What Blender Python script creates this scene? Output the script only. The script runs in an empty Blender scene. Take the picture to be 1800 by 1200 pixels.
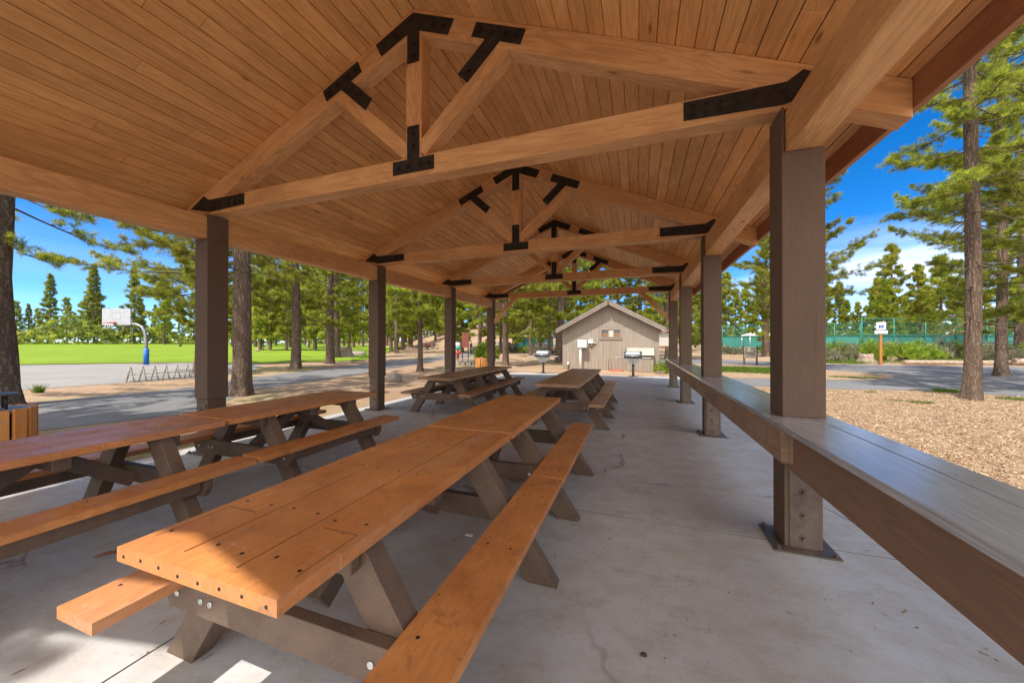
import bpy, bmesh, math, random
import numpy as np
from mathutils import Vector, Matrix
R = math.radians
random.seed(7)
rng = np.random.default_rng(7)
scene = bpy.context.scene
COL = scene.collection
EYE, FPX, YAW, PIT = 1.47, 623.9, .341, .0038
CY, SY = math.cos(YAW), math.sin(YAW)
GZ = -.04

# ------------------------------------------------------------------ helpers
def gz(x, y):
    """height of the natural ground"""
    r = math.hypot(x, y)
    z = GZ + .011*max(0., min(r, 190.)-75.)
    d = -SY*x+CY*y; u = CY*x+SY*y
    a = u/max(d, 1.)
    w = math.exp(-((a+.05)/.20)**2)
    t = min(1., max(0., (d-52.)/55.)); t = t*t*(3-2*t)
    return z + 8.*w*t
def at(px, py, z=0.):
    """point of the ground plane seen at a pixel of the 1800 px wide photo"""
    r = ray(px, py); t = (z-EYE)/r[2]
    return Vector((r[0]*t, r[1]*t, z))
def ray(px, py):
    a = (px-900)/FPX; b = (600-py)/FPX
    cp, sp = math.cos(PIT), math.sin(PIT)
    F = (-SY*cp, CY*cp, sp); U = (SY*sp, -CY*sp, cp)
    return (F[0]+CY*a+U[0]*b, F[1]+SY*a+U[1]*b, F[2]+U[2]*b)
def atD(px, D):
    """ground point at a column of the photo and a depth in metres"""
    u = (px-900)/FPX*D
    return Vector((-SY*D+CY*u, CY*D+SY*u, 0))

class MB:
    def __init__(s):
        s.v=[]; s.f=[]; s.m=[]; s.uv=[]; s.c=[]; s.sm=[]
    def face(s, idx, uvs=None, m=0, c=None, smooth=False):
        s.f.append(tuple(idx)); s.m.append(m); s.sm.append(smooth)
        s.uv.extend(uvs if uvs else [(0,0)]*len(idx))
        s.c.extend([c if c is not None else .5]*len(idx))
    def box(s, c, size, rot=None, m=0, axis=None, col=None):
        c=Vector(c); h=Vector(size)*.5
        if axis is None: axis=max(range(3), key=lambda i:size[i])
        base=len(s.v); loc=[]
        for i in range(8):
            p=Vector(((1 if i&1 else -1)*h[0], (1 if i&2 else -1)*h[1], (1 if i&4 else -1)*h[2]))
            loc.append(p.copy())
            if rot is not None: p=rot@p
            s.v.append(tuple(p+c))
        ou,ov=random.random()*50,random.random()*50
        col=random.random() if col is None else col
        for q,n in (((0,2,3,1),2),((4,5,7,6),2),((0,1,5,4),1),((2,6,7,3),1),((0,4,6,2),0),((1,3,7,5),0)):
            if n==axis: ua,va=[i for i in range(3) if i!=n]; k=.15
            else: ua=axis; va=[i for i in range(3) if i!=n and i!=axis][0]; k=1.
            s.face([base+j for j in q],[(loc[j][ua]*k+ou,loc[j][va]+ov+n*.37) for j in q],m,col)
        return s
    def beam(s, p0, p1, w, h, m=0, up=(0,0,1), col=None):
        """box between two points: w sideways, h along 'up'"""
        p0=Vector(p0);p1=Vector(p1); x=(p1-p0); L=x.length; x.normalize()
        z=Vector(up); z=(z-x*z.dot(x)).normalized(); y=z.cross(x)
        rot=Matrix((x,y,z)).transposed()
        return s.box((p0+p1)/2,(L,w,h),rot,m,0,col)
    def prism(s, poly, fn, t, m=0, col=None):
        """poly of 2-D points; fn(a,b,t)->3-D; thickness 0..t"""
        n=len(poly); b=len(s.v)
        for tt in (0.,t):
            for a,c in poly: s.v.append(tuple(fn(a,c,tt)))
        s.face(list(range(b,b+n)),[(a,c) for a,c in poly],m,col)
        s.face(list(range(b+2*n-1,b+n-1,-1)),[(a,c) for a,c in reversed(poly)],m,col)
        for i in range(n):
            j=(i+1)%n
            s.face([b+j,b+i,b+n+i,b+n+j],[(0,0),(.1,0),(.1,t),(0,t)],m,col)
        return s
    def tube(s, pts, rad, n=8, m=0, col=None, smooth=True, cap=True):
        pts=[Vector(p) for p in pts]
        if not hasattr(rad,'__len__'): rad=[rad]*len(pts)
        b=len(s.v); prev=None; acc=0.
        ls=[0.]
        for i in range(1,len(pts)): acc+=(pts[i]-pts[i-1]).length; ls.append(acc)
        for i,p in enumerate(pts):
            d=(pts[min(i+1,len(pts)-1)]-pts[max(i-1,0)]).normalized()
            if prev is None:
                a=Vector((1,0,0)) if abs(d.x)<.9 else Vector((0,1,0))
                x=(a-d*a.dot(d)).normalized()
            else: x=(prev-d*prev.dot(d)).normalized()
            prev=x; y=d.cross(x)
            for k in range(n):
                t=2*math.pi*k/n
                s.v.append(tuple(p+(x*math.cos(t)+y*math.sin(t))*rad[i]))
        for i in range(len(pts)-1):
            for k in range(n):
                k2=(k+1)%n
                s.face((b+i*n+k,b+i*n+k2,b+(i+1)*n+k2,b+(i+1)*n+k),[(ls[i],k/n),(ls[i],(k+1)/n),(ls[i+1],(k+1)/n),(ls[i+1],k/n)],m,col,smooth)
        if cap:
            s.face([b+k for k in range(n-1,-1,-1)],None,m,col)
            e=b+(len(pts)-1)*n
            s.face([e+k for k in range(n)],None,m,col)
        return s
    def disc(s, c, r, nrm, t=.006, n=8, m=0, col=None):
        c=Vector(c); nrm=Vector(nrm).normalized()
        return s.tube([c,c+nrm*t],r,n,m,col,False)
    def sheet(s, poly, z, m=0):
        b=len(s.v)
        for p in poly: s.v.append((p[0],p[1],z))
        s.face(range(b,b+len(poly)),[(p[0],p[1]) for p in poly],m)
        return s
    def build(s, name, mats, parent=None, bevel=0, seg=1, loc=None):
        me=bpy.data.meshes.new(name)
        me.from_pydata(s.v,[],s.f)
        uvl=me.uv_layers.new(name='UVMap'); uvl.data.foreach_set('uv',np.array(s.uv,dtype=np.float32).ravel())
        ca=me.color_attributes.new('rnd','FLOAT_COLOR','CORNER')
        c=np.ones((len(s.c),4),dtype=np.float32); c[:,:3]=np.array(s.c,dtype=np.float32)[:,None]
        ca.data.foreach_set('color',c.ravel())
        me.polygons.foreach_set('material_index',s.m); me.polygons.foreach_set('use_smooth',s.sm)
        for mm in (mats if isinstance(mats,(list,tuple)) else [mats]): me.materials.append(mm)
        me.update()
        return link(name,me,parent,bevel,seg,loc)
def link(name, me, parent=None, bevel=0, seg=1, loc=None):
    o=bpy.data.objects.new(name,me); COL.objects.link(o)
    if parent: o.parent=parent
    if loc is not None: o.location=loc
    if bevel:
        b=o.modifiers.new('bevel','BEVEL'); b.width=bevel; b.segments=seg; b.limit_method='ANGLE'; b.angle_limit=R(40)
    return o
def thing(name, label, cat, loc=(0,0,0), rz=0, group=None):
    o=bpy.data.objects.new(name,None); COL.objects.link(o)
    o.location=loc; o.rotation_euler=(0,0,rz); o.empty_display_size=.2
    return tag(o,label,cat,group)
def tag(o,label=None,cat=None,group=None,kind=None):
    if label: o['label']=label
    if cat: o['category']=cat
    if group: o['group']=group
    if kind: o['kind']=kind
    return o
def copy_tree(o, parent=None):
    c=o.copy(); COL.objects.link(c)
    if parent: c.parent=parent
    for ch in o.children: copy_tree(ch,c)
    return c

# ------------------------------------------------------------------ materials
class NT:
    def __init__(s,name):
        s.mat=bpy.data.materials.new(name); s.mat.use_nodes=True
        s.t=s.mat.node_tree; s.t.nodes.clear()
        s.out=s.t.nodes.new('ShaderNodeOutputMaterial')
    def n(s,typ,props=None,**inp):
        nd=s.t.nodes.new('ShaderNode'+typ)
        for k,v in (props or {}).items(): setattr(nd,k,v)
        for k,v in inp.items():
            key=int(k[1:]) if k[0]=='i' and k[1:].isdigit() else k.replace('_',' ')
            sock=nd.inputs[key]
            if hasattr(v,'is_output'): s.t.links.new(v,sock)
            else:
                if sock.type=='RGBA' and len(v)==3: v=(*v,1)
                sock.default_value=v
        return nd
    def noise(s,vec,scale,detail=4,rough=.55,dist=0.):
        return s.n('TexNoise',None,Vector=vec,Scale=scale,Detail=detail,Roughness=rough,Distortion=dist).outputs['Fac']
    def ramp(s,fac,stops,interp='LINEAR'):
        r=s.n('ValToRGB',None,Fac=fac); cr=r.color_ramp; cr.interpolation=interp
        while len(cr.elements)<len(stops): cr.elements.new(.5)
        for e,(p,c) in zip(cr.elements,stops):
            e.position=p; e.color=(c,c,c,1) if not hasattr(c,'__len__') else (*c,1)
        return r.outputs['Color']
    def mix(s,fac,a,b,mode='MIX'):
        m=s.n('Mix',{'data_type':'RGBA','blend_type':mode})
        for sock,v in ((m.inputs[0],fac),(m.inputs[6],a),(m.inputs[7],b)):
            if hasattr(v,'is_output'): s.t.links.new(v,sock)
            else: sock.default_value=v if not hasattr(v,'__len__') else (*v,1)
        return m.outputs[2]
    def math(s,op,a,b=0.,c=None):
        m=s.n('Math',{'operation':op})
        for i,v in enumerate((a,b,c)):
            if v is None: continue
            if hasattr(v,'is_output'): s.t.links.new(v,m.inputs[i])
            else: m.inputs[i].default_value=v
        return m.outputs[0]
    def scaled(s,vec,sc,loc=(0,0,0)):
        return s.n('Mapping',None,Vector=vec,Scale=sc,Location=loc).outputs[0]
    def obj(s): return s.n('TexCoord').outputs['Object']
    def geo(s): return s.n('NewGeometry').outputs['Position']
    def uv(s): return s.n('UVMap',{'uv_map':'UVMap'}).outputs[0]
    def rnd(s): return s.n('Attribute',{'attribute_name':'rnd'}).outputs['Fac']
    def bump(s,h,strength=.3,dist=.01):
        return s.n('Bump',None,Height=h,Strength=strength,Distance=dist).outputs[0]
    def done(s,color,rough=.6,metal=0.,bump=None,spec=.5,**kw):
        p=s.n('BsdfPrincipled',None,Base_Color=color,Roughness=rough,Metallic=metal,**kw)
        p.inputs['Specular IOR Level'].default_value=spec
        if bump is not None: s.t.links.new(bump,p.inputs['Normal'])
        s.t.links.new(p.outputs[0],s.out.inputs[0]); return s.mat

def wood(name,light,dark,rough=.55,var=.35,su=1.,knots=True,sv=1.,bstr=.25,spec=.35,coat=0.):
    k=NT(name); uv=k.uv(); rnd=k.rnd()
    off=k.n('CombineXYZ',None,Z=k.math('MULTIPLY',rnd,37.)).outputs[0]
    v=k.n('VectorMath',{'operation':'ADD'},i0=uv,i1=off).outputs[0]
    big=k.noise(k.scaled(v,(.7*su,7*sv,1)),1.,3,.5,1.2)
    wave=k.math('FRACT',k.math('MULTIPLY',big,9.))
    wave=k.math('ABSOLUTE',k.math('SUBTRACT',wave,.5))
    fine=k.noise(k.scaled(v,(3*su,110*sv,1)),1.,4,.6,.2)
    blot=k.noise(k.scaled(v,(1.1,2.2,1)),1.,3,.6)
    f=k.math('ADD',k.math('MULTIPLY',wave,.55),k.math('MULTIPLY',fine,.75))
    f=k.math('ADD',f,k.math('MULTIPLY',k.math('SUBTRACT',blot,.5),.9))
    col=k.mix(k.ramp(f,[(.28,0.),(.78,1.)]),dark,light)
    br=k.math('ADD',1-var*.5,k.math('MULTIPLY',rnd,var))
    col=k.mix(1.,col,k.n('CombineColor',None,Red=br,Green=br,Blue=br).outputs[0],'MULTIPLY')
    if knots:
        vo=k.n('TexVoronoi',{'feature':'F1'},Vector=k.scaled(v,(1.5,5.5,1)),Scale=1.,Randomness=1.)
        kd=k.ramp(vo.outputs['Distance'],[(.03,1.),(.06,.8),(.085,.3),(.12,0.)])
        sel=k.ramp(k.n('SeparateColor',None,Color=vo.outputs['Color']).outputs[0],[(.30,0.),(.36,1.)])
        kd=k.math('MULTIPLY',kd,sel)
        col=k.mix(k.math('MULTIPLY',kd,.8),col,tuple(c*.30 for c in dark))
    else:
        ck=k.noise(k.scaled(v,(1.1*su/2.5,46,1)),1.,3,.55); col=k.mix(k.math('MULTIPLY',k.ramp(ck,[(.70,0.),(.75,1.)]),.6),col,tuple(c*.4 for c in dark))
    return k.done(col,rough,bump=k.bump(f,bstr,.004),spec=spec,Coat_Weight=coat,Coat_Roughness=.16)

def noisy(name,c0,c1,scale=8.,rough=.7,metal=0.,det=6,bstr=.2,bdist=.01,spec=.4,lo=.35,hi=.65,speck=None):
    k=NT(name); p=k.obj()
    f=k.noise(p,scale,det,.62)
    col=k.mix(k.ramp(f,[(lo,0.),(hi,1.)]),c0,c1)
    if speck:
        sp=k.noise(p,speck[0],2,.5)
        col=k.mix(k.ramp(sp,[(speck[1],0.),(speck[1]+.06,1.)]),col,speck[2])
        f=k.math('ADD',f,k.math('MULTIPLY',sp,.6))
    return k.done(col,rough,metal,k.bump(f,bstr,bdist),spec)

M={}
M['deck']=wood('cedar_ceiling_boards',(.84,.47,.195),(.60,.295,.105),.5,.20,knots=True)
M['timber']=wood('stained_timber',(.75,.43,.20),(.52,.27,.115),.55,.22,sv=.7)
M['fascia']=wood('fascia_board',(.40,.205,.11),(.27,.13,.07),.6,.2)
M['column']=wood('brown_rough_sawn_column',(.15,.10,.073),(.118,.078,.056),.75,.15,su=2.5,knots=False,sv=3.2,bstr=.35,spec=.25)
M['countertop']=wood('worn_counter_sky_tint',(.47,.47,.50),(.29,.285,.30),.22,.25,knots=False,sv=1.6,bstr=.25,spec=.6,coat=.7)  # bluish grey base colour carries painted sky reflection over the worn top
M['apron']=wood('counter_apron',(.36,.235,.155),(.21,.13,.085),.6,.3)
M['apronplain']=wood('smooth_brown_apron',(.25,.145,.092),(.185,.105,.067),.6,.1,knots=False,bstr=.15)
def tabletop(name,c0,c1,worn):
    k=NT(name); uv=k.uv(); p=k.obj()
    oi=k.n('ObjectInfo').outputs['Random']
    v=k.n('VectorMath',{'operation':'ADD'},i0=p,i1=k.n('CombineXYZ',None,X=k.math('MULTIPLY',oi,60.),Y=k.math('MULTIPLY',oi,31.)).outputs[0]).outputs[0]
    big=k.noise(v,2.6,5,.6,.4); fine=k.noise(k.scaled(v,(60,14,40)),1.,4,.65)
    grit=k.noise(v,220.,2,.6)
    col=k.mix(k.ramp(big,[(.3,0.),(.7,1.)]),tuple(c*.86 for c in c0),c1)
    gw=k.noise(k.scaled(v,(3.5,1.3,3.5)),1.,6,.7); col=k.mix(k.math('MULTIPLY',k.ramp(gw,[(.50,0.),(.68,1.)]),.5),col,tuple(min(.6,c*.55+.13) for c in c1))
    col=k.mix(k.math('MULTIPLY',k.ramp(fine,[(.35,1.),(.6,0.)]),.35),col,tuple(c*.55 for c in c0))
    st=k.noise(v,9.,4,.7,.8)
    col=k.mix(k.math('MULTIPLY',k.ramp(st,[(.57,0.),(.70,1.)]),worn),col,(.17,.085,.045))
    dp=k.noise(v,34.,2,.5); col=k.mix(k.math('MULTIPLY',k.ramp(dp,[(.73,0.),(.77,1.)]),.8),col,(.07,.04,.025))
    sc=k.noise(k.scaled(v,(5,26,5)),1.,3,.6,1.5)
    col=k.mix(k.math('MULTIPLY',k.ramp(sc,[(.67,0.),(.73,1.)]),.5),col,(.68,.50,.36))
    rough=k.ramp(k.noise(v,5.,4,.6),[(.3,.30),(.7,.5)])
    h=k.math('ADD',k.math('MULTIPLY',grit,.5),fine)
    return k.done(col,rough,bump=k.bump(h,.18,.002),spec=.5)
M['plank']=tabletop('orange_recycled_plastic_plank',(.47,.175,.055),(.60,.255,.08),.5)
M['plankold']=tabletop('faded_brown_plank',(.33,.175,.09),(.48,.27,.14),.7)
M['tleg']=noisy('dark_brown_speckled_plastic',(.092,.058,.040),(.14,.09,.062),5.,.55,bstr=.4,bdist=.0015,speck=(260.,.62,(.21,.165,.135)))
M['bolt']=noisy('dark_bolt',(.02,.018,.016),(.05,.045,.04),30.,.45,.6)
M['steel']=noisy('black_steel_plate',(.014,.011,.009),(.040,.031,.025),14.,.62,.2,bstr=.35,bdist=.002)
M['saddle']=noisy('painted_steel_saddle',(.11,.085,.07),(.17,.135,.11),9.,.4,.4,bstr=.2,bdist=.002)
M['dark']=noisy('dark_gap',(.02,.013,.009),(.03,.02,.014),5.,.9)
M['groove_shade']=noisy('painted_groove_shade',(.13,.055,.022),(.20,.085,.034),20.,.8)  # shade tone for the tabletop strips, no recess is modelled
M['white']=noisy('white_paint',(.68,.70,.72),(.80,.81,.82),6.,.5,bstr=.05)
M['galv']=noisy('galvanised_steel',(.42,.43,.44),(.62,.63,.64),18.,.38,.8,bstr=.08)
M['silver']=noisy('brushed_silver',(.5,.5,.5),(.72,.72,.72),22.,.33,.85,bstr=.08)
M['pole']=noisy('dull_grey_pole',(.22,.22,.22),(.33,.33,.33),9.,.5,.5,bstr=.05)
M['rackgrey']=noisy('weathered_rack_steel',(.25,.24,.22),(.36,.35,.33),12.,.6,.4,bstr=.05)
M['lid']=noisy('dark_grill_lid',(.05,.05,.055),(.10,.10,.105),12.,.4,.6)
M['pad']=noisy('blue_vinyl_pad',(.01,.10,.42),(.02,.14,.52),5.,.45)
M['red']=noisy('red_paint',(.42,.04,.03),(.52,.07,.05),6.,.5)
M['redbrown']=noisy('red_brown_paint',(.20,.06,.045),(.27,.085,.06),6.,.7)
M['black']=noisy('black_plastic',(.018,.018,.02),(.03,.03,.032),8.,.5)
M['slat']=wood('orange_bin_slat',(.74,.33,.095),(.60,.25,.07),.5,.2,knots=False)
M['orangepost']=wood('orange_brown_post',(.50,.20,.055),(.36,.13,.035),.7,.2)
M['browns']=wood('dark_brown_post',(.09,.065,.05),(.06,.042,.03),.8,.2,knots=False)
M['teal']=noisy('green_fence_paint',(.01,.16,.12),(.02,.22,.16),4.,.5)
M['teal2']=noisy('dark_green_windscreen',(.03,.17,.145),(.045,.22,.19),1.2,.8)
M['rock']=noisy('lichen_rock',(.16,.13,.11),(.34,.30,.26),7.,.9,bstr=.8,bdist=.04)
M['blue']=noisy('sign_blue',(.01,.05,.35),(.015,.07,.42),4.,.5)
M['signgrey']=noisy('sign_grey',(.16,.15,.13),(.22,.205,.18),12.,.6)
M['signpale']=noisy('sign_pale',(.45,.42,.36),(.55,.52,.46),12.,.6)
M['glass']=noisy('dark_window_glass',(.03,.03,.035),(.05,.05,.055),3.,.08,spec=.8,bstr=.0)
M['stone']=noisy('grey_stone',(.17,.145,.125),(.29,.255,.225),14.,.9,bstr=.6,bdist=.02)
def siding():
    k=NT('taupe_plywood_siding'); p=k.obj()
    s=k.noise(k.scaled(p,(14,14,1.1)),1.,5,.6); b=k.noise(p,1.1,3,.5)
    x=k.n('SeparateXYZ',None,Vector=p).outputs[0]
    pan=k.n('TexWhiteNoise',{'noise_dimensions':'1D'},W=k.math('FLOOR',k.math('DIVIDE',k.math('ADD',x,.55),1.22))).outputs['Value']
    col=k.mix(k.ramp(s,[(.3,0.),(.7,1.)]),(.25,.21,.175),(.35,.30,.25))
    col=k.mix(k.math('MULTIPLY',pan,.22),col,(.25,.20,.165)); col=k.mix(k.math('MULTIPLY',b,.25),col,(.33,.27,.22))
    return k.done(col,.85,bump=k.bump(s,.3,.004),spec=.2)
M['siding']=siding()
M['shedtrim']=noisy('taupe_trim',(.24,.20,.17),(.31,.265,.225),5.,.8)
M['shingle']=noisy('grey_brown_shingle',(.10,.085,.075),(.18,.155,.14),20.,.95,bstr=.6)
M['binlid']=wood('pale_bin_lid',(.52,.45,.36),(.40,.34,.27),.8,.2,knots=False)

def concrete():
    k=NT('stained_concrete'); p=k.geo()
    b=k.noise(p,.55,5,.6); m=k.noise(p,4.2,8,.72,.15); fine=k.noise(p,38.,5,.7); pit=k.noise(p,150.,2,.5)
    sw=k.noise(k.scaled(p,(3.,6.5,1)),1.,8,.72,.25)
    col=k.mix(k.ramp(b,[(.3,0.),(.7,1.)]),(.385,.39,.40),(.485,.49,.50))
    col=k.mix(k.math('MULTIPLY',k.ramp(m,[(.44,0.),(.66,1.)]),.5),col,(.34,.275,.22))
    col=k.mix(k.math('MULTIPLY',k.ramp(sw,[(.52,0.),(.66,1.)]),.42),col,(.29,.235,.185))
    col=k.mix(k.math('MULTIPLY',k.ramp(fine,[(.55,0.),(.72,1.)]),.35),col,(.20,.17,.145))
    col=k.mix(k.math('MULTIPLY',k.ramp(k.noise(p,11.,3,.6,.3),[(.70,0.),(.76,1.)]),.65),col,(.10,.07,.05))
    d=k.n('VectorMath',{'operation':'ADD'},i0=p,i1=k.n('VectorMath',{'operation':'SCALE'},i0=k.n('TexNoise',None,Vector=p,Scale=2.2,Detail=4.).outputs['Color'],Scale=.5).outputs[0]).outputs[0]
    cr=k.n('TexVoronoi',{'feature':'DISTANCE_TO_EDGE'},Vector=d,Scale=.42).outputs['Distance']
    crk=k.math('MULTIPLY',k.ramp(cr,[(.0020,1.),(.0065,0.)]),k.ramp(k.noise(p,.8,2,.5),[(.47,0.),(.53,1.)]))
    col=k.mix(k.math('MULTIPLY',crk,.7),col,(.07,.055,.045))
    h=k.math('ADD',k.math('MULTIPLY',fine,.6),k.math('MULTIPLY',pit,.4)); h=k.math('SUBTRACT',h,crk)
    rough=k.ramp(m,[(.3,.42),(.7,.6)])
    return k.done(col,rough,bump=k.bump(h,.16,.003),spec=.45)
M['concrete']=concrete()
def ground_mat():
    k=NT('needle_strewn_dirt'); p=k.geo()
    a=k.noise(p,.35,5,.6); b=k.noise(p,4.,6,.7); c=k.noise(k.scaled(p,(40,22,10)),1.,4,.7)
    col=k.mix(k.ramp(a,[(.35,0.),(.65,1.)]),(.30,.195,.125),(.40,.285,.19))
    col=k.mix(k.math('MULTIPLY',k.ramp(b,[(.35,1.),(.6,0.)]),.5),col,(.17,.105,.065))
    col=k.mix(k.math('MULTIPLY',k.ramp(c,[(.55,0.),(.7,1.)]),.6),col,(.52,.38,.24))
    g=k.noise(p,.12,4,.6)
    col=k.mix(k.math('MULTIPLY',k.ramp(g,[(.52,0.),(.66,1.)]),.42),col,(.16,.20,.055))
    return k.done(col,.95,bump=k.bump(k.math('ADD',b,c),.7,.03),spec=.15)
M['ground']=ground_mat()
def bark_chip_ground():
    k=NT('bark_mulch_bed'); p=k.geo()
    v=k.n('TexVoronoi',{'feature':'F1'},Vector=k.scaled(p,(38,66,30)),Scale=1.)
    b=k.noise(p,2.,5,.6)
    rr=k.n('SeparateColor',None,Color=v.outputs['Color']).outputs[0]
    col=k.ramp(rr,[(0.,(.15,.09,.055)),(.4,(.31,.21,.13)),(.75,(.42,.30,.19)),(1.,(.54,.41,.28))])
    col=k.mix(k.math('MULTIPLY',k.ramp(b,[(.42,0.),(.66,1.)]),.55),col,(.20,.125,.075))
    return k.done(col,.95,bump=k.bump(v.outputs['Distance'],.6,.02),spec=.15)
M['mulch']=bark_chip_ground()
def chip_mat():
    k=NT('bark_chip'); r=k.rnd()
    col=k.ramp(r,[(0.,(.12,.07,.04)),(.25,(.28,.165,.085)),(.75,(.44,.315,.195)),(1.,(.60,.48,.345))])
    return k.done(col,.9,spec=.2)
M['chip']=chip_mat()
def asphalt(name,c0,c1):
    k=NT(name); p=k.geo()
    a=k.noise(p,.5,5,.6); f=k.noise(p,60.,3,.7); cr=k.noise(p,3.,5,.7)
    col=k.mix(k.ramp(a,[(.3,0.),(.7,1.)]),c0,c1)
    col=k.mix(k.math('MULTIPLY',k.ramp(f,[(.5,0.),(.7,1.)]),.5),col,tuple(min(1,c*1.8) for c in c1))
    col=k.mix(k.math('MULTIPLY',k.ramp(cr,[(.55,0.),(.7,1.)]),.3),col,(.22,.17,.13))
    return k.done(col,.85,bump=k.bump(f,.4,.004),spec=.3)
M['asphalt']=asphalt('grey_asphalt',(.12,.118,.12),(.17,.165,.165))
M['road']=asphalt('car_park_asphalt',(.115,.115,.12),(.165,.163,.167))
M['court']=asphalt('pale_court_asphalt',(.19,.18,.17),(.25,.237,.225))
def lawn_mat():
    k=NT('mown_grass'); p=k.geo()
    a=k.noise(p,.10,4,.6); b=k.noise(k.scaled(p,(1.2,.8,1)),1.,5,.65); c=k.noise(p,9.,4,.7)
    col=k.mix(k.ramp(a,[(.35,0.),(.65,1.)]),(.14,.21,.010),(.20,.285,.018))
    col=k.mix(k.math('MULTIPLY',k.ramp(b,[(.4,0.),(.65,1.)]),.5),col,(.25,.34,.035))
    col=k.mix(k.math('MULTIPLY',k.ramp(c,[(.4,1.),(.6,0.)]),.4),col,(.075,.14,.008))
    return k.done(col,.9,bump=k.bump(c,.8,.05),spec=.15)
M['lawn']=lawn_mat()
def leafy(name,dark,light,trans=.5):
    k=NT(name); r=k.rnd()
    oi=k.n('ObjectInfo').outputs['Random']
    col=k.mix(r,dark,light)
    hs=k.n('HueSaturation',None,Hue=k.math('ADD',.49,k.math('MULTIPLY',oi,.02)),Saturation=1.,Value=k.math('ADD',.85,k.math('MULTIPLY',oi,.3)),Color=col).outputs[0]
    d=k.n('BsdfPrincipled',None,Base_Color=hs,Roughness=.55); d.inputs['Specular IOR Level'].default_value=.3
    t=k.n('BsdfTranslucent',None,Color=hs)
    m=k.n('MixShader',None,Fac=trans,i1=d.outputs[0],i2=t.outputs[0])
    k.t.links.new(m.outputs[0],k.out.inputs[0]); return k.mat
M['needle']=leafy('pine_needles',(.13,.18,.025),(.58,.58,.07))
M['needledk']=leafy('dark_pine_needles',(.11,.155,.03),(.45,.47,.08))
M['juniper']=leafy('bright_conifer_foliage',(.11,.15,.015),(.42,.43,.04))
M['sage']=leafy('sagebrush_leaves',(.10,.11,.06),(.32,.31,.20),.2)
M['greenbush']=leafy('green_shrub_leaves',(.10,.19,.015),(.40,.48,.05))
M['grass']=leafy('grass_blades',(.05,.12,.012),(.20,.30,.035))
def bark():
    k=NT('pine_bark'); p=k.obj()
    w1=k.n('VectorMath',{'operation':'SCALE'},i0=k.n('TexNoise',None,Vector=p,Scale=5.,Detail=5.,Roughness=.7).outputs['Color'],Scale=2.6).outputs[0]
    d=k.n('VectorMath',{'operation':'ADD'},i0=k.scaled(p,(13,13,2.1)),i1=w1).outputs[0]
    v=k.n('TexVoronoi',{'feature':'DISTANCE_TO_EDGE'},Vector=d,Scale=1.).outputs['Distance']
    e=k.ramp(v,[(.0,0.),(.30,1.)]); n=k.noise(k.scaled(p,(34,34,6)),1.,6,.7,.5); b=k.noise(p,1.8,4,.6); fl=k.noise(k.scaled(p,(60,60,20)),1.,4,.7)
    col=k.mix(k.ramp(n,[(.3,0.),(.7,1.)]),(.13,.088,.065),(.30,.225,.18))
    col=k.mix(k.math('MULTIPLY',b,.5),col,(.30,.20,.14))
    col=k.mix(k.math('MULTIPLY',k.ramp(fl,[(.55,0.),(.75,1.)]),.5),col,(.40,.31,.25))
    col=k.mix(k.math('ADD',.30,k.math('MULTIPLY',e,.70)),(.055,.04,.03),col)
    return k.done(col,.95,bump=k.bump(k.math('ADD',e,k.math('MULTIPLY',n,1.1)),.8,.025),spec=.12)
M['bark']=bark()
M['twig']=noisy('grey_brown_twig',(.075,.055,.043),(.15,.115,.092),8.,.9)
def mesh_screen():
    k=NT('green_chain_link'); 
    d=k.n('BsdfDiffuse',None,Color=(.03,.22,.17,1)); t=k.n('BsdfTransparent')
    m=k.n('MixShader',None,Fac=.10,i1=t.outputs[0],i2=d.outputs[0])
    k.t.links.new(m.outputs[0],k.out.inputs[0]); return k.mat
M['chain']=mesh_screen()
def plain(name,c,rough=.7): return noisy(name,tuple(x*.85 for x in c),c,9.,rough,bstr=.05)
M['skin']=plain('skin',(.50,.29,.20)); M['hair']=plain('dark_hair',(.05,.03,.02))
M['cyan']=plain('pale_blue_shirt',(.35,.55,.62)); M['jeans']=plain('dark_trousers',(.04,.05,.08))
M['redshirt']=plain('red_shirt',(.50,.06,.06)); M['darkshirt']=plain('dark_shirt',(.03,.03,.045)); M['whiteshirt']=plain('white_shirt',(.7,.7,.7)); M['blueshirt']=plain('blue_shirt',(.05,.10,.32))

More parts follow.
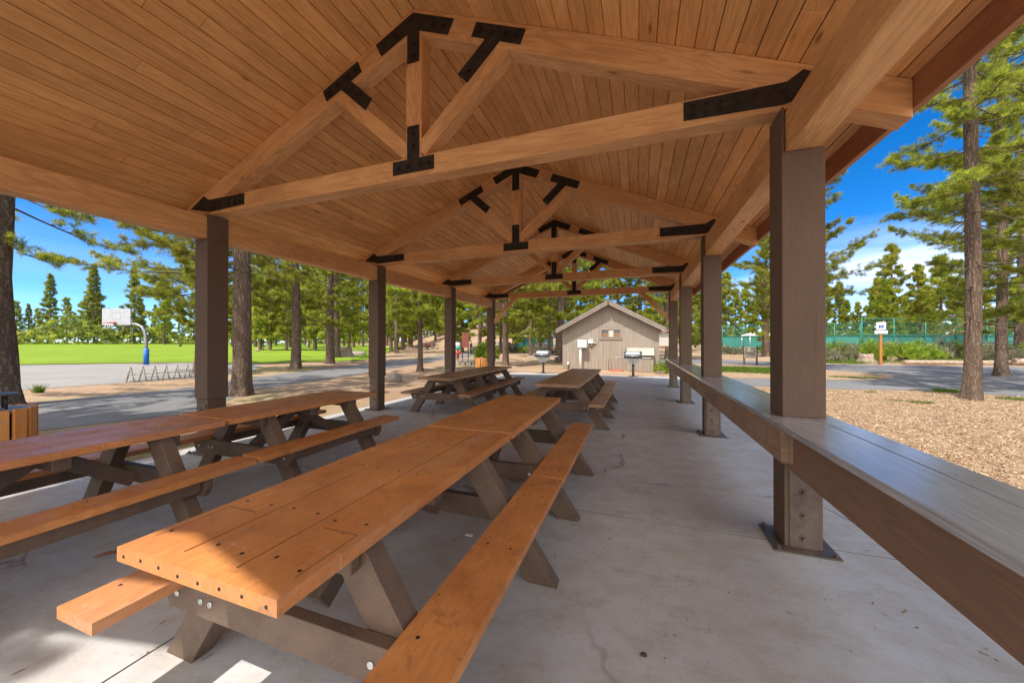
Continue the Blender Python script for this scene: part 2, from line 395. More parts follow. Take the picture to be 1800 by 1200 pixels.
# ------------------------------------------------------------------ pavilion
XC=-2.178; ZR=4.92; SL=.435; HS=3.156; CW=.256; Y0=3.056; BAY=3.251
YA,YB=-1.14,13.98; EAVE=3.90
pav=thing('pavilion','open timber picnic pavilion with orange brown plank ceiling, trusses and brown columns','pavilion',(XC,0,0))
def deckz(dx): return ZR-SL*abs(dx)
ca=math.atan(SL); cs=math.cos(ca)
for side in (-1,1):
    mb=MB(); bw=.149*cs; nb=int(EAVE/bw)+1
    rot=Matrix.Rotation(side*ca,3,'Y')
    for i in range(nb):
        x0=.001+i*bw; x1=min(x0+bw,EAVE)
        if x1-x0<.03: continue
        y=YA
        cuts=[YA]
        yy=YA+random.uniform(1.2,4.8)
        while yy<YB-.8: cuts.append(yy); yy+=random.uniform(3.2,5.2)
        cuts.append(YB)
        for a,b in zip(cuts[:-1],cuts[1:]):
            xm=(x0+x1)/2; w=(x1-x0)/cs-.0065
            c=Vector((side*xm,(a+b)/2,deckz(xm)))+rot@Vector((0,0,.011+random.uniform(-.0012,.0012)))
            mb.box(c,(w,b-a-.003,.022),rot,0,1)
    mb.build('ceiling_boards',M['deck'],pav,bevel=.003)
    mb=MB(); xm=(EAVE+.07)/2
    c=Vector((side*(xm),(YA+YB)/2,deckz(xm)))+rot@Vector((0,0,.022+.055))
    mb.box(c,((EAVE+.07)/cs,YB-YA+.04,.10),rot,0,1)
    mb.build('roof_slope',M['shingle'],pav)
    mb=MB(); mb.box((side*(EAVE+.027),(YA+YB)/2,3.175),(.05,YB-YA,.30),None,0,1)
    mb.build('eave_fascia',M['fascia'],pav,bevel=.004)
    for ye in (YA-.022,YB+.022):
        mb=MB(); rk=[(0,ZR-.10),(side*(EAVE+.05),deckz(EAVE+.05)-.10),(side*(EAVE+.05),deckz(EAVE+.05)+.1),(0,ZR+.1)]
        mb.prism(rk,lambda a,b,t,ye=ye:(a,ye-.02+t,b),.04)
        mb.build('rake_board',M['fascia'],pav)
    mb=MB(); mb.box((side*(HS+.125),(YA+YB)/2+.01,2.99),(.20,YB-YA-.3,.288),None,0,1,.4)
    mb.build('eave_beam',M['timber'],pav,bevel=.006,seg=2)
mb=MB(); mb.prism([(-.09,deckz(.09)+.035),(0,ZR+.035),(.09,deckz(.09)+.035),(.09,deckz(.09)+.18),(0,ZR+.19),(-.09,deckz(.09)+.18)],lambda a,b,t:(a,YA-.02+t*1.,b),YB-YA+.04)
mb.build('ridge_cap',M['shingle'],pav)
def plate(mb,poly,y,t=.009):
    mb.prism(poly,lambda a,b,tt:(a,y-tt,b),t)
def bolts(mb,pts,y,r=.017):
    for a,b in pts:
        mb.disc((a,y,b),r*1.5,(0,-1,0),.004,10); mb.disc((a,y-.004,b),r,(0,-1,0),.013,6)
def truss(k):
    yc=Y0+BAY*k+.128; T=.17
    yf=yc-T/2
    def part(name,f,parent=pav,mat='timber',bev=.006):
        mb=MB(); f(mb); return mb.build(name,M[mat],parent,bevel=bev,seg=2 if bev else 1)
    tie=part('tie_beam',lambda mb:mb.box((0,yc,3.278),(2*HS+.36,T,.214),None,0,0,.6))
    d=.262
    for s in (-1,1):
        def raf(mb):
            poly=[(s*.0,ZR-.004),(s*EAVE,deckz(EAVE)-.004),(s*EAVE,deckz(EAVE)-d),(s*.0,ZR-d)]
            if s<0: poly=poly[::-1]
            b=len(mb.v); mb.prism(poly,lambda a,bb,t:(a,yc-.083+t,bb),.166)
            # grain along the rafter
            ou=random.random()*30
            L=0
            for q in range(2): 
                for p in poly[::1] if q==0 else poly[::-1]:
                    mb.uv[L]=(math.hypot(p[0],p[1]-ZR)+ou,(p[1]-deckz(p[0]))+ou); L+=1
            for i in range(4):
                for dl in range(4):
                    vi=mb.f[2+i][dl]-b; p=poly[vi%4]; mb.uv[L]=(abs(p[0])*1.09+ou,(.166 if vi>=4 else 0)+ou*.5+i); L+=1
        part('rafter',raf)
    kz0,kz1=3.385,ZR-d-.0
    kp=part('king_post',lambda mb:mb.box((0,yc,(kz0+kz1+.09)/2),(.187,.162,kz1-kz0+.09),None,0,2,.5))
    mb=MB(); w=.150
    arm=.47
    def along(a,off): # point a metres of x from apex, off metres below the deck
        return (a,deckz(a)-off)
    poly=[along(0,.055),along(arm,.055),along(arm-.07,.055+.165),(.07,deckz(.07)-.225),(.07,4.355),(-.07,4.355),(-.07,deckz(.07)-.225),along(-arm+.07,.055+.165),along(-arm,.055)]
    plate(mb,poly[::-1],yf-.0012)
    bolts(mb,[along(q,.14) for q in (-.36,-.22,.22,.36)]+[(0,4.43),(0,4.55)],yf-.0102)
    mb.build('apex_plate',M['steel'],kp)
    mb=MB(); poly=[(-.246,3.222),(.246,3.222),(.246,3.362),(.07,3.362),(.07,3.70),(-.07,3.70),(-.07,3.362),(-.246,3.362)]
    plate(mb,poly,yf-.0012); bolts(mb,[(-.18,3.292),(-.06,3.292),(.06,3.292),(.18,3.292),(0,3.5),(0,3.62)],yf-.0102)
    mb.build('tie_plate',M['steel'],tie)
    for s in (-1,1):
        p1=Vector((s*.985,yc,deckz(.985)-d+.03)); p0=Vector((s*.075,yc,3.44))
        st=part('strut',lambda mb:mb.beam(p0,p1,.158,.15,0,(0,1,0)) if False else mb.beam(p0,p1,.158,.15,0,(-s*.6,0,1)))
        dr=(p0-p1).normalized(); nx=Vector((-dr.z,0,dr.x))
        mb=MB(); c=Vector((s*.985,0,deckz(.985)))
        sd=Vector((s*1,0,-SL)).normalized(); nn=Vector((-sd.z*1,0,sd.x))
        if nn.z>0: nn=-nn
        a0=c+nn*.05
        P=[a0-sd*.27,a0+sd*.27,a0+sd*.27+nn*.135,a0-sd*.27+nn*.135]
        plate(mb,[(p.x,p.z) for p in (P if s<0 else P[::-1])][::-1],yf-.0012)
        b0=c+nn*.12; P=[b0-nx*.07,b0+nx*.07,b0+nx*.07+dr*.50,b0-nx*.07+dr*.50]
        plate(mb,[(p.x,p.z) for p in P],yf-.0020,.0088)
        bb=[a0+sd*q+nn*.067 for q in (-.2,-.07,.07,.2)]+[b0+dr*q for q in (.28,.41)]
        bolts(mb,[(p.x,p.z) for p in bb],yf-.0105)
        mb.build('strut_plate',M['steel'],st)
        mb=MB(); poly=[(s*2.52,3.222),(s*3.18,3.205),(s*3.56,3.285),(s*3.30,3.43),(s*3.20,3.365),(s*2.52,3.365)]
        plate(mb,poly if s>0 else poly[::-1],yf-.0012)
        bolts(mb,[(s*a,b) for a in (2.58,2.68,2.78) for b in (3.262,3.325)],yf-.0102,.013)
        mb.build('heel_plate',M['steel'],tie)
        if k in (3,-1):
            part('knee_brace',lambda mb:mb.beam((s*(HS+.02),yc,2.26),(s*2.28,yc,3.20),.14,.14,0,(s*.7,0,.7)))
for k in (-1,0,1,2,3): truss(k)
for k in (-1,0,1,2,3):
    for s in (-1,1):
        y=Y0+BAY*k; xm=s*(HS+CW/2); yc=y+CW/2; zb=.94 if s>0 else .725
        mb=MB(); mb.box((xm,yc,(zb+2.845)/2),(CW,CW,2.845-zb),None,0,2,.5)
        mb.box((s*(HS+.010),yc,(2.845+3.169)/2),(.019,CW-.004,3.169-2.845),None,0,2,.4)
        c=mb.build('column',M['column'],pav,bevel=.006,seg=2)
        mb=MB(); mb.box((xm,yc,(.012+zb)/2),(CW-.030,CW-.030,zb-.014),None,0,2,.5)
        mb.build('post_foot',M['column'],c,bevel=.004)
        mb=MB()
        for fy in (-1,1):
            mb.box((xm,yc+fy*(CW/2-.012),.012+.33),(.168,.007,.655),None,0)
            for zz in (.085,.245,.41,.58):
                mb.disc((xm,yc+fy*(CW/2-.0085),zz),.026,(0,fy,0),.004,10); mb.disc((xm,yc+fy*(CW/2-.005),zz),.015,(0,fy,0),.022,6)
        mb.box((xm,yc,.006),(.383,.383,.012),None,0)
        for a in (-1,1):
            for b in (-1,1):
                mb.disc((xm+a*.165,yc+b*.165,.012),.019,(0,0,1),.006,10); mb.disc((xm+a*.165,yc+b*.165,.018),.013,(0,0,1),.016,6)
        mb.build('steel_shoe',M['saddle'],c)
# serving counter along the right-hand columns
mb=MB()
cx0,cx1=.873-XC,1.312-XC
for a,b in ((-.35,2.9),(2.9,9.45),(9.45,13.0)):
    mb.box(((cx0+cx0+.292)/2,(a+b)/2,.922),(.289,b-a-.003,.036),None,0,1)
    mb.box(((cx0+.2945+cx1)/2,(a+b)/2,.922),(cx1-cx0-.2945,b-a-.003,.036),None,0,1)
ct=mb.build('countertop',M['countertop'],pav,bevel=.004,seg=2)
mb=MB(); mb.box((.897-XC,(2.76+13.)/2,.797),(.045,13.-2.76,.212),None,0,1,.6)
mb.box((.935-XC,(2.76+3.2)/2,.795),(.032,.46,.208),None,0,1,.3)
mb.box((.873-XC,3.02,.80),(.004,.05,.13),None,0,2,.1); mb.box((.873-XC,7.55,.80),(.004,.03,.13),None,0,2,.0)
mb.build('front_apron',M['apron'],ct,bevel=.004)
mb=MB(); mb.box((.958-XC,(-.35+3.052)/2,.768),(.04,3.40,.27),None,0,1,.5)
mb.build('near_apron',M['apronplain'],ct,bevel=.004)
mb=MB(); mb.box((1.262-XC,(-.35+13.)/2,.83),(.04,13.35,.145),None,0,1,.5)
mb.build('rear_apron',M['apron'],ct,bevel=.004)

# ------------------------------------------------------------------ concrete pad
mb=MB()
xs=[-5.92,-2.188,2.55]; ys=[-3.0,-.1,3.155,6.41,9.66,12.9,16.78]
for i in range(2):
    for j in range(6):
        mb.box(((xs[i]+xs[i+1])/2,(ys[j]+ys[j+1])/2,-.06),(xs[i+1]-xs[i]-.012,ys[j+1]-ys[j]-.015,.12))
mb.box((-1.685,6.89,-.06),(8.40,19.7,.112),None,1)
slab=mb.build('concrete_pad',[M['concrete'],M['dark']]); tag(slab,kind='structure')

# ------------------------------------------------------------------ picnic tables
TL,TW,TZ,BZ=1.85,.752,.78,.48
def picnic_table():
    t=thing('picnic_table','x','picnic table')
    mb=MB(); pw=(TW-.016)/3
    for i in range(3):
        x=-TW/2+pw/2+i*(pw+.008)
        mb.box((x,0,TZ-.024),(pw,TL-.118,.048),None,0,1)
        for y in (-.80,-.53,-.0,.53,.80):
            for a in (-.07,.07):
                if random.random()<.85: mb.disc((x+a+random.uniform(-.008,.008),y+random.uniform(-.015,.015),TZ-.0004),.0075,(0,0,1),.0012,8,1)
    for e in (-1,1): mb.box((0,e*(TL/2-.0295),TZ-.0242),(TW,.059,.0484),None,0,0)
    for e in (-1,1):                       # dark strips painted as shade of routed outlines, screws in the end grain
        for a in range(8):
            mb.disc((-TW/2+.04+a*(TW-.08)/7,e*(TL/2-.001),TZ-.024+random.uniform(-.004,.004)),.006,(0,e,0),.0022,8,1)
        yo=e*(TL/2-.085); yi=e*(TL/2-.33)
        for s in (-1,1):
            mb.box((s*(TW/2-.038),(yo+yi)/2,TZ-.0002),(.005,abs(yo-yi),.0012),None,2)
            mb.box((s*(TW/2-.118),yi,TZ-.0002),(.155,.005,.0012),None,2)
    mb.build('tabletop',[M['plank'],M['bolt'],M['groove_shade']],t,bevel=.011,seg=3)
    for s in (-1,1):
        mb=MB(); x=s*.649; mb.box((x,0,BZ-.0225),(.242,TL,.045),None,0,1)
        for y in (-.78,-.6,-.0,.6,.78):
            for a in (-.06,.06):
                if random.random()<.8: mb.disc((x+a,y+random.uniform(-.02,.02),BZ-.0004),.0075,(0,0,1),.0012,8,1)
        b=mb.build('bench',[M['plank'],M['bolt']],t,bevel=.010,seg=3)
        mb=MB(); mb.box((x,0,.3815),(.085,1.13,.105),None,0,1)
        mb.build('bench_rail',M['tleg'],b,bevel=.006)
    for e in (-1,1):
        mb=MB(); y=e*.595
        prof=[(-.735,.433),(-.735,.36),(-.69,.292),(.69,.292),(.735,.36),(.735,.433)]
        mb.prism(prof,lambda a,b,tt,y=y:(a,y-.025+tt,b),.05)
        for a in (-.48,-.42,.42,.48,-.64,.64):
            mb.disc((a,y+e*.0252,.362),.014,(0,e,0),.005,10,1)
        mb.build('crossbar',[M['tleg'],M['galv']],t,bevel=.006)
        mb=MB(); mb.box((0,e*.595,TZ-.048-.047),(.66,.05,.09),None,0,0); mb.build('cleat',M['tleg'],t,bevel=.006)
        for s in (-1,1):
            mb=MB(); y=e*.5225
            poly=[(s*.83,.0),(s*.645,.0),(s*.15,.728),(s*.335,.728)]
            if s<0: poly=poly[::-1]
            mb.prism(poly,lambda a,b,tt,y=y:(a,y-.044+tt,b),.088)
            for zz in (.345,.385): mb.disc((s*(.83-.68*zz-.09),y-e*.0442,zz),.013,(0,-e,0),.005,10,1)
            mb.build('leg',[M['tleg'],M['bolt']],t,bevel=.008,seg=2)
        mb=MB(); mb.beam((0,e*.05,.675),(0,e*.47,.375),.09,.10,0,(0,0,1)); mb.build('brace',M['tleg'],t,bevel=.006)
    mb=MB(); mb.box((0,0,TZ-.048-.047),(.62,.09,.09),None,0,0); mb.build('cleat',M['tleg'],t,bevel=.006)
    return t
proto=picnic_table()
spots=[(-1.289,1.613,0,'orange plank picnic table nearest the camera, sunlight on its near end',0),
 (-1.29,3.495,.006,'orange plank picnic table end to end with the sunlit near table, crumbs on top',0),
 (-1.275,6.73,-.01,'brown weathered picnic table in front of the shed, nearer of the touching pair',1),
 (-1.285,8.60,.004,'brown weathered picnic table closest to the right hand grill',1),
 (-3.835,1.20,.0,'orange plank picnic table cut off by the left edge of the photo',0),
 (-3.83,3.105,-.012,'orange plank picnic table beside the nearest left column',0),
 (-3.79,6.98,.02,'brown weathered picnic table beside the third left column, nearer of its pair',1),
 (-3.83,8.87,.03,'brown weathered picnic table farthest back on the left, close to the wooden bin',1)]
oldmesh={}
for i,(x,y,rz,lab,old) in enumerate(spots):
    t=proto if i==0 else copy_tree(proto)
    t.location=(x,y,0); t.rotation_euler=(0,0,rz); t['label']=lab; t['group']='picnic tables under the pavilion'
    if old:
        for c in t.children:
            if c.data.materials[0]==M['plank']:
                if c.data.name not in oldmesh:
                    m2=c.data.copy(); m2.materials[0]=M['plankold']; oldmesh[c.data.name]=m2; oldmesh[m2.name]=m2
                c.data=oldmesh[c.data.name]

# small litter on the pad
def pad_litter(n):
    c=np.stack([rng.uniform(-5.8,2.4,n),rng.uniform(.2,16.5,n)],1); a=rng.uniform(0,2*np.pi,n); L=rng.uniform(.003,.022,n)*(rng.random(n)<.55)+.004; w=rng.uniform(.0012,.004,n)
    d=np.stack([np.cos(a),np.sin(a),rng.normal(0,.05,n)],1); q=np.stack([-np.sin(a),np.cos(a),np.zeros(n)],1); C=np.concatenate([c,np.full((n,1),.004)],1)
    Vv=np.stack([C-d*L[:,None]-q*w[:,None],C+d*L[:,None]-q*w[:,None],C+d*L[:,None]+q*w[:,None],C-d*L[:,None]+q*w[:,None]],1).reshape(-1,3)
    return fast_mesh('needle_litter',Vv,np.arange(4*n).reshape(n,4),rng.random(n)*.35,M['chip'])
mb=MB(); p=at(165,982); q=at(206,972)
mb.tube([(p.x,p.y,.012),((p.x+q.x)/2,(p.y+q.y)/2+.012,.018),(q.x,q.y,.012)],[.007,.010,.008],7)
tag(mb.build('stick',M['redbrown']),'reddish brown stick lying on the concrete beside the near table','stick')
mb=MB(); p=at(1131,1154); mb.tube([(p.x-.012,p.y,.009),(p.x,p.y+.004,.010),(p.x+.014,p.y+.006,.009)],[.006,.010,.007],7)
tag(mb.build('pebble',M['black']),'small dark pebble on the open concrete floor','debris')
mb=MB(); p=at(824,941); mb.prism([(-.03,-.01),(.025,-.014),(.03,.012),(-.02,.014)],lambda a,b,t:(p.x+a,p.y+b,.003+t),.004)
tag(mb.build('paper_scrap',M['white']),'tiny white scrap of paper on the floor under the right bench','litter')

# ------------------------------------------------------------------ ground sheets
def rad_grid():
    rs=[0,3,6,10,15,20,26,33,41,48,53,57,61,65,70,75,80,85,90,95,100,106,113,120,130,145,165,190,240,320,460,700,1000]
    n=144; v=[(0,0,GZ)]; f=[]
    for r in rs[1:]:
        for k in range(n):
            a=2*math.pi*k/n; x,y=r*math.cos(a),r*math.sin(a); v.append((x,y,gz(x,y)))
    for k in range(n): f.append((0,1+k,1+(k+1)%n))
    for i in range(len(rs)-2):
        for k in range(n):
            a=1+i*n+k; b=1+i*n+(k+1)%n; f.append((a,a+n,b+n,b))
    me=bpy.data.meshes.new('ground'); me.from_pydata(v,[],f); me.materials.append(M['ground'])
    me.polygons.foreach_set('use_smooth',[True]*len(me.polygons)); me.update()
    return link('ground',me)
tag(rad_grid(),kind='structure')
def sheet(name,pts,mat,dz):
    mb=MB(); mb.sheet([(p[0],p[1]) for p in pts],GZ+dz); o=mb.build(name,M[mat]); return tag(o,kind='structure')
def W(*a): return [tuple(at(px,py,GZ)[:2]) for px,py in a]
def smooth(poly,it=2):
    for _ in range(it):
        o=[]
        for i in range(len(poly)):
            a=poly[i]; b=poly[(i+1)%len(poly)]
            o+= [(a[0]*.75+b[0]*.25,a[1]*.75+b[1]*.25),(a[0]*.25+b[0]*.75,a[1]*.25+b[1]*.75)]
        poly=o
    return poly
near=W((70,757),(345,725),(447,685),(648,655),(780,632),(900,618)); far=W((900,613),(780,624),(640,640),(447,663),(340,680),(40,710))
sheet('path',[(-8.6,-12),near[0],near[1],near[2],near[3],near[4],near[5]]+far+[(-14.6,-12)],'asphalt',.008)
sheet('basketball_court',[(-18.7,-25),(-18.6,5.5),(-18.1,8.5),(-17.9,10.2),(-19,13),(-24.4,17.2),(-31.3,17.3),(-38.9,11.5),(-60,-6),(-60,-25)],'court',.008)
# lawn: from its near edge out to the trees
bnd=[(-420,655),(-200,648),(36,641.5),(250,638),(340,637.5),(450,640),(520,637),(600,635.5),(640,633),(655,628),(680,620),(720,613.5),(780,610),(840,606.5)]
v=[];f=[];NR=26
for i,(px,py) in enumerate(bnd):
    p=at(px,py,GZ); d0=-SY*p.x+CY*p.y
    d1=150 if px<600 else max(d0+3,{600:135,640:110,655:95,680:78,720:66,780:58,840:52}[px])
    for j in range(NR):
        D=d0+(d1-d0)*(j/(NR-1))**1.4; w=atD(px,D); v.append((w.x,w.y,gz(w.x,w.y)+.03+.0006*D))
for i in range(len(bnd)-1):
    for j in range(NR-1): a=i*NR+j; f.append((a,a+NR,a+NR+1,a+1))
me=bpy.data.meshes.new('lawn'); me.from_pydata(v,[],f); me.materials.append(M['lawn']); me.update()
tag(link('lawn',me),kind='structure')
sheet('car_park',W((1150,631),(1270,632),(1455,640),(1800,645),(2300,656),(2300,740),(1800,697),(1620,686),(1455,683.5),(1280,677),(1200,673)),'road',.008)
sheet('mulch_island',smooth(W((1150,669),(1280,664),(1455,668),(1540,668),(1585,662),(1520,655),(1455,651),(1350,643.5),(1270,640),(1150,637))),'mulch',.014)
sheet('mulch_bed',[(2.55,-3),(2.55,16.8),(1.6,16.8),(1.6,18.8),(3.2,18.4)]+W((1290,678),(1455,684.5),(1620,687),(1800,698.5),(2300,742))+[(16,-3)],'mulch',.006)
mk=MB()
def stripe(a,b,w,m=0):
    a=Vector(at(*a,GZ)); b=Vector(at(*b,GZ)); d=(b-a).normalized(); n=Vector((-d.y,d.x,0))*w/2
    mk.sheet([a-n,b-n,b+n,a+n],GZ+.013,m)
stripe((1510,650.5),(1672,655.5),.10); stripe((1560,647.5),(1700,651),.10); stripe((1680,653.5),(1790,657.5),.14,1); stripe((1790,650),(1900,653),.10); stripe((1800,660),(2000,668),.10)
tag(mk.build('parking_line',[plain('faded_white_line',(.55,.54,.50)),plain('faded_blue_line',(.22,.40,.50))]),kind='structure')

# loose bark chips
def chips(n):
    c=[]; ed=sorted([(2.5,16.7),(3.0,18.0)]+W((1290,678),(1455,684.5),(1620,687),(1800,698.5),(2300,742))); EDX=[e[0] for e in ed]; EDY=[e[1] for e in ed]
    while len(c)<n:
        x=random.uniform(2.57,14); y=random.uniform(-1,17)
        px_d=-SY*x+CY*y
        if px_d<1: continue
        if y>float(np.interp(x,EDX,EDY))-.12+random.gauss(0,.10): continue
        if random.random()>min(1.,5.0/px_d): continue
        c.append((x,y))
    c=np.array(c); N=len(c)
    a=rng.uniform(0,2*np.pi,N); L=rng.uniform(.008,.026,N)*(1+.9*(rng.random(N)<.06)); w=rng.uniform(.002,.007,N)
    t=rng.normal(0,.28,N); z=GZ+.010+rng.uniform(0,.02,N)
    d=np.stack([np.cos(a)*np.cos(t),np.sin(a)*np.cos(t),np.sin(t)],1); s=np.stack([-np.sin(a),np.cos(a),rng.normal(0,.3,N)],1)
    C=np.concatenate([c,z[:,None]],1)
    V=np.stack([C-d*L[:,None]-s*w[:,None],C+d*L[:,None]-s*w[:,None]*.7,C+d*L[:,None]*.9+s*w[:,None],C-d*L[:,None]*.8+s*w[:,None]],1).reshape(-1,3)
    return fast_mesh('bark_chips',V,np.arange(4*N).reshape(N,4),rng.random(N),M['chip'])
def fast_mesh(name,V,F,rnd,mat):
    me=bpy.data.meshes.new(name); k=F.shape[1]
    me.vertices.add(len(V)); me.vertices.foreach_set('co',V.astype(np.float32).ravel())
    me.loops.add(F.size); me.loops.foreach_set('vertex_index',F.astype(np.int32).ravel())
    me.polygons.add(len(F)); me.polygons.foreach_set('loop_start',np.arange(0,F.size,k,dtype=np.int32))
    me.materials.append(mat)
    ca=me.color_attributes.new('rnd','FLOAT_COLOR','CORNER')
    c=np.ones((F.size,4),np.float32); c[:,:3]=np.repeat(rnd,k)[:,None]; ca.data.foreach_set('color',c.ravel())
    me.update(calc_edges=True); me.validate()
    return me
tag(link('bark_chips',chips(120000)),'loose pale bark chips covering the bed right of the pavilion','bark chips',kind='stuff')
tag(link('needle_litter',pad_litter(1700)),'scattered needles and specks of dirt on the concrete pad','litter',kind='stuff')
def grass_patch(name,spots,label):
    C=[];S=[]
    for (x,y,rx,ry,n,h) in spots:
        a=rng.uniform(0,2*np.pi,n); r=np.sqrt(rng.random(n))
        C.append(np.stack([x+rx*r*np.cos(a),y+ry*r*np.sin(a),np.full(n,GZ+.005)],1)); S.append(rng.uniform(.4,1.,n)*h)
    C=np.concatenate(C);S=np.concatenate(S);N=len(C)
    a=rng.uniform(0,2*np.pi,N); s=np.stack([np.cos(a),np.sin(a),np.zeros(N)],1)*(.006+.02*S[:,None])
    tip=C+np.stack([rng.normal(0,.35,N)*S,rng.normal(0,.35,N)*S,S],1)
    V=np.stack([C-s,C+s,tip],1).reshape(-1,3)
    me=fast_mesh(name,V,np.arange(3*N).reshape(N,3),rng.random(N),M['grass'])
    return tag(link(name,me),label,'grass',kind='stuff')
sp=[]
for (px,py,rx,ry,n,h) in ((1665,689,.35,.22,700,.13),(1530,690,.12,.1,80,.08),(1600,706,.5,.15,260,.06),(1620,709,.25,.1,150,.07),(1790,703,.4,.25,400,.10),(1500,664,.9,.35,700,.10),(1300,650,2.2,1.3,5200,.24),(1255,652,1.2,1.0,1800,.22),(1335,655,1.2,.8,1500,.2),(68,690,.12,.1,160,.30),(300,687,.0,.0,2,.1)):
    p=at(px,py,GZ); sp.append((p.x,p.y,rx,ry,n,h))
for _ in range(60):
    px=random.uniform(1455,1800); D=random.uniform(25.5,35); p=atD(px,D); sp.append((p.x,p.y,random.uniform(.8,2.),random.uniform(.5,1.2),260,random.uniform(.15,.35)))
for _ in range(40):
    px=random.uniform(640,1000); D=random.uniform(30,60); p=atD(px,D); sp.append((p.x,p.y,random.uniform(.6,2.),random.uniform(.4,1.2),90,random.uniform(.1,.25)))
grass_patch('grass_tufts',sp,'tufts of green grass along the paths, island and far verge')

# ------------------------------------------------------------------ trees
UP=np.array([0,0,1.])
def tufts_mesh(name,C,D,blades,L,w,mat,spread=.85,shade=None):
    C=np.array(C);D=np.array(D);N=len(C)
    D=D/np.linalg.norm(D,axis=1,keepdims=True)
    c=np.repeat(C,blades,0); d=np.repeat(D,blades,0); n=N*blades
    q=rng.normal(size=(n,3)); q/=np.linalg.norm(q,axis=1,keepdims=True)
    bd=d*.55+q*spread; bd/=np.linalg.norm(bd,axis=1,keepdims=True)
    ln=(L*rng.uniform(.65,1.15,n))[:,None]
    s=np.cross(bd,rng.normal(size=(n,3))); s/=np.linalg.norm(s,axis=1,keepdims=True)+1e-9
    st=c+q*L*.10
    V=np.stack([st-s*w*.5,st+s*w*.5,st+bd*ln+s*w*.12,],1).reshape(-1,3)
    base=np.clip(.42+.34*rng.normal(size=N),0,1)
    r=np.clip(np.repeat(base,blades)+.10*rng.normal(size=n),0,1)
    return fast_mesh(name,V,np.arange(3*n).reshape(n,3),r,mat)
def trunk_mesh(name,H,r0,seed,lean=.0,flare=.7):
    rs=random.Random(seed); mb=MB(); n=18
    zs=[0,.06,.14,.26,.45,.8,1.3,2.,3.,4.2,5.6]+[5.6+(H-5.6)*i/9 for i in range(1,10)]
    ph=[rs.uniform(0,6.28) for _ in range(4)]; b=0
    for i,z in enumerate(zs):
        rr=r0*(1-z/H)**.75+.012; cx=lean*z+.06*math.sin(z*.35+ph[0])*min(1,z/3); cy=.06*math.sin(z*.3+ph[1])*min(1,z/3)
        fl=flare*math.exp(-z/.32)
        for k in range(n):
            t=2*math.pi*k/n
            lob=1+fl*(.55+.45*math.sin(3*t+ph[2])+.25*math.sin(5*t+ph[3]))+.035*math.sin(7*t+z*2.1)+.03*rs.uniform(-1,1)
            mb.v.append((cx+rr*lob*math.cos(t),cy+rr*lob*math.sin(t),z-.05))
    for i in range(len(zs)-1):
        for k in range(n):
            k2=(k+1)%n; mb.face((i*n+k,i*n+k2,(i+1)*n+k2,(i+1)*n+k),None,0,.5,True)
    me_o=mb.build(name,M['bark']); me=me_o.data; bpy.data.objects.remove(me_o); return me
def pine(seed,H,cb,rmax,nbr,twigs,tper,L,blades,w,mat='needle',style='pine',dead=0,limbs=True,lowdroop=8.):
    rs=random.Random(seed); C=[];D=[]; lm=MB()
    for i in range(nbr):
        f=(i+rs.random())/nbr
        h=cb+(H-cb)*f
        if style=='cone': prof=(1-f)*.97+.03; prof*=rs.uniform(.8,1.05)
        elif style=='spire': prof=(1-f)**.8*.95+.05; prof*=rs.uniform(.55,1.1)
        else: prof=min(1.,.62+f*1.8)*((1-f)**.55*.95+.05)*rs.uniform(.42,1.15)*(1+.18*math.sin(f*19+seed))
        Lb=max(.25,rmax*prof); az=i*2.39996+rs.uniform(-.5,.5)
        e0=R(-lowdroop+ (48 if style!='cone' else 35)*f+(rs.uniform(-10,12) if style!='pine' else rs.uniform(-20,24))); p=Vector((0,0,h)); pts=[p.copy()]; el=e0; n=7; a=az
        for k in range(n):
            t=(k+1)/n; el=e0-R(16)*t+R(34)*t*t; a+=rs.uniform(-.1,.1)
            p=p+Vector((math.cos(a)*math.cos(el),math.sin(a)*math.cos(el),math.sin(el)))*(Lb/n); pts.append(p.copy())
        if limbs: lm.tube(pts,[.007+.0085*Lb*(1-k/n) for k in range(n+1)],5,0,cap=False)
        m=max(3,int(twigs*(.35+.65*Lb/rmax)))
        for j in range(m):
            t=rs.uniform(.22,1.)**.75; q=t*n; k=min(int(q),n-1); bp=pts[k].lerp(pts[k+1],q-k)
            ta=a+rs.choice((-1,1))*rs.uniform(.3,1.15); te=R(rs.uniform(-28,46))
            td=Vector((math.cos(ta)*math.cos(te),math.sin(ta)*math.cos(te),math.sin(te)))
            tl=rs.uniform(.16,.36)*(.35+.5*Lb*(1.05-t))+.1
            ep=bp+td*tl
            if limbs and twigs>=8: lm.tube([bp,bp.lerp(ep,.55)+Vector((0,0,-.02)),ep],[.008,.006,.004],3,0,cap=False)
            for g in range(tper):
                s=1. if g==0 else rs.uniform(.35,1.)
                c=bp.lerp(ep,s)+Vector((rs.uniform(-1,1),rs.uniform(-1,1),rs.uniform(-.6,1.1)))*L*(.35 if L<.4 else .6)
                C.append(tuple(c)); D.append((td.x,td.y,td.z+.55))
    for i in range(dead):
        h=cb*rs.uniform(.35,1.05); az=rs.uniform(0,6.28); Lb=rs.uniform(.4,rmax*.5); el=R(rs.uniform(-25,5)); p=Vector((0,0,h)); pts=[p]
        for k in range(4): p=p+Vector((math.cos(az)*math.cos(el),math.sin(az)*math.cos(el),math.sin(el)))*Lb/4; az+=rs.uniform(-.35,.35); el+=rs.uniform(-.3,.2); pts.append(p)
        lm.tube(pts,[.02,.015,.011,.007,.004],4,0,cap=False)
    for k in range(10): C.append((rs.uniform(-.2,.2),rs.uniform(-.2,.2),H-rs.uniform(0,.8))); D.append((0,0,1))
    crown=tufts_mesh('crown',C,D,blades,L,w,M[mat])
    lo=lm.build('limbs',M['twig']); lme=lo.data; bpy.data.objects.remove(lo)
    return dict(crown=crown,limbs=lme,H=H)
V={}
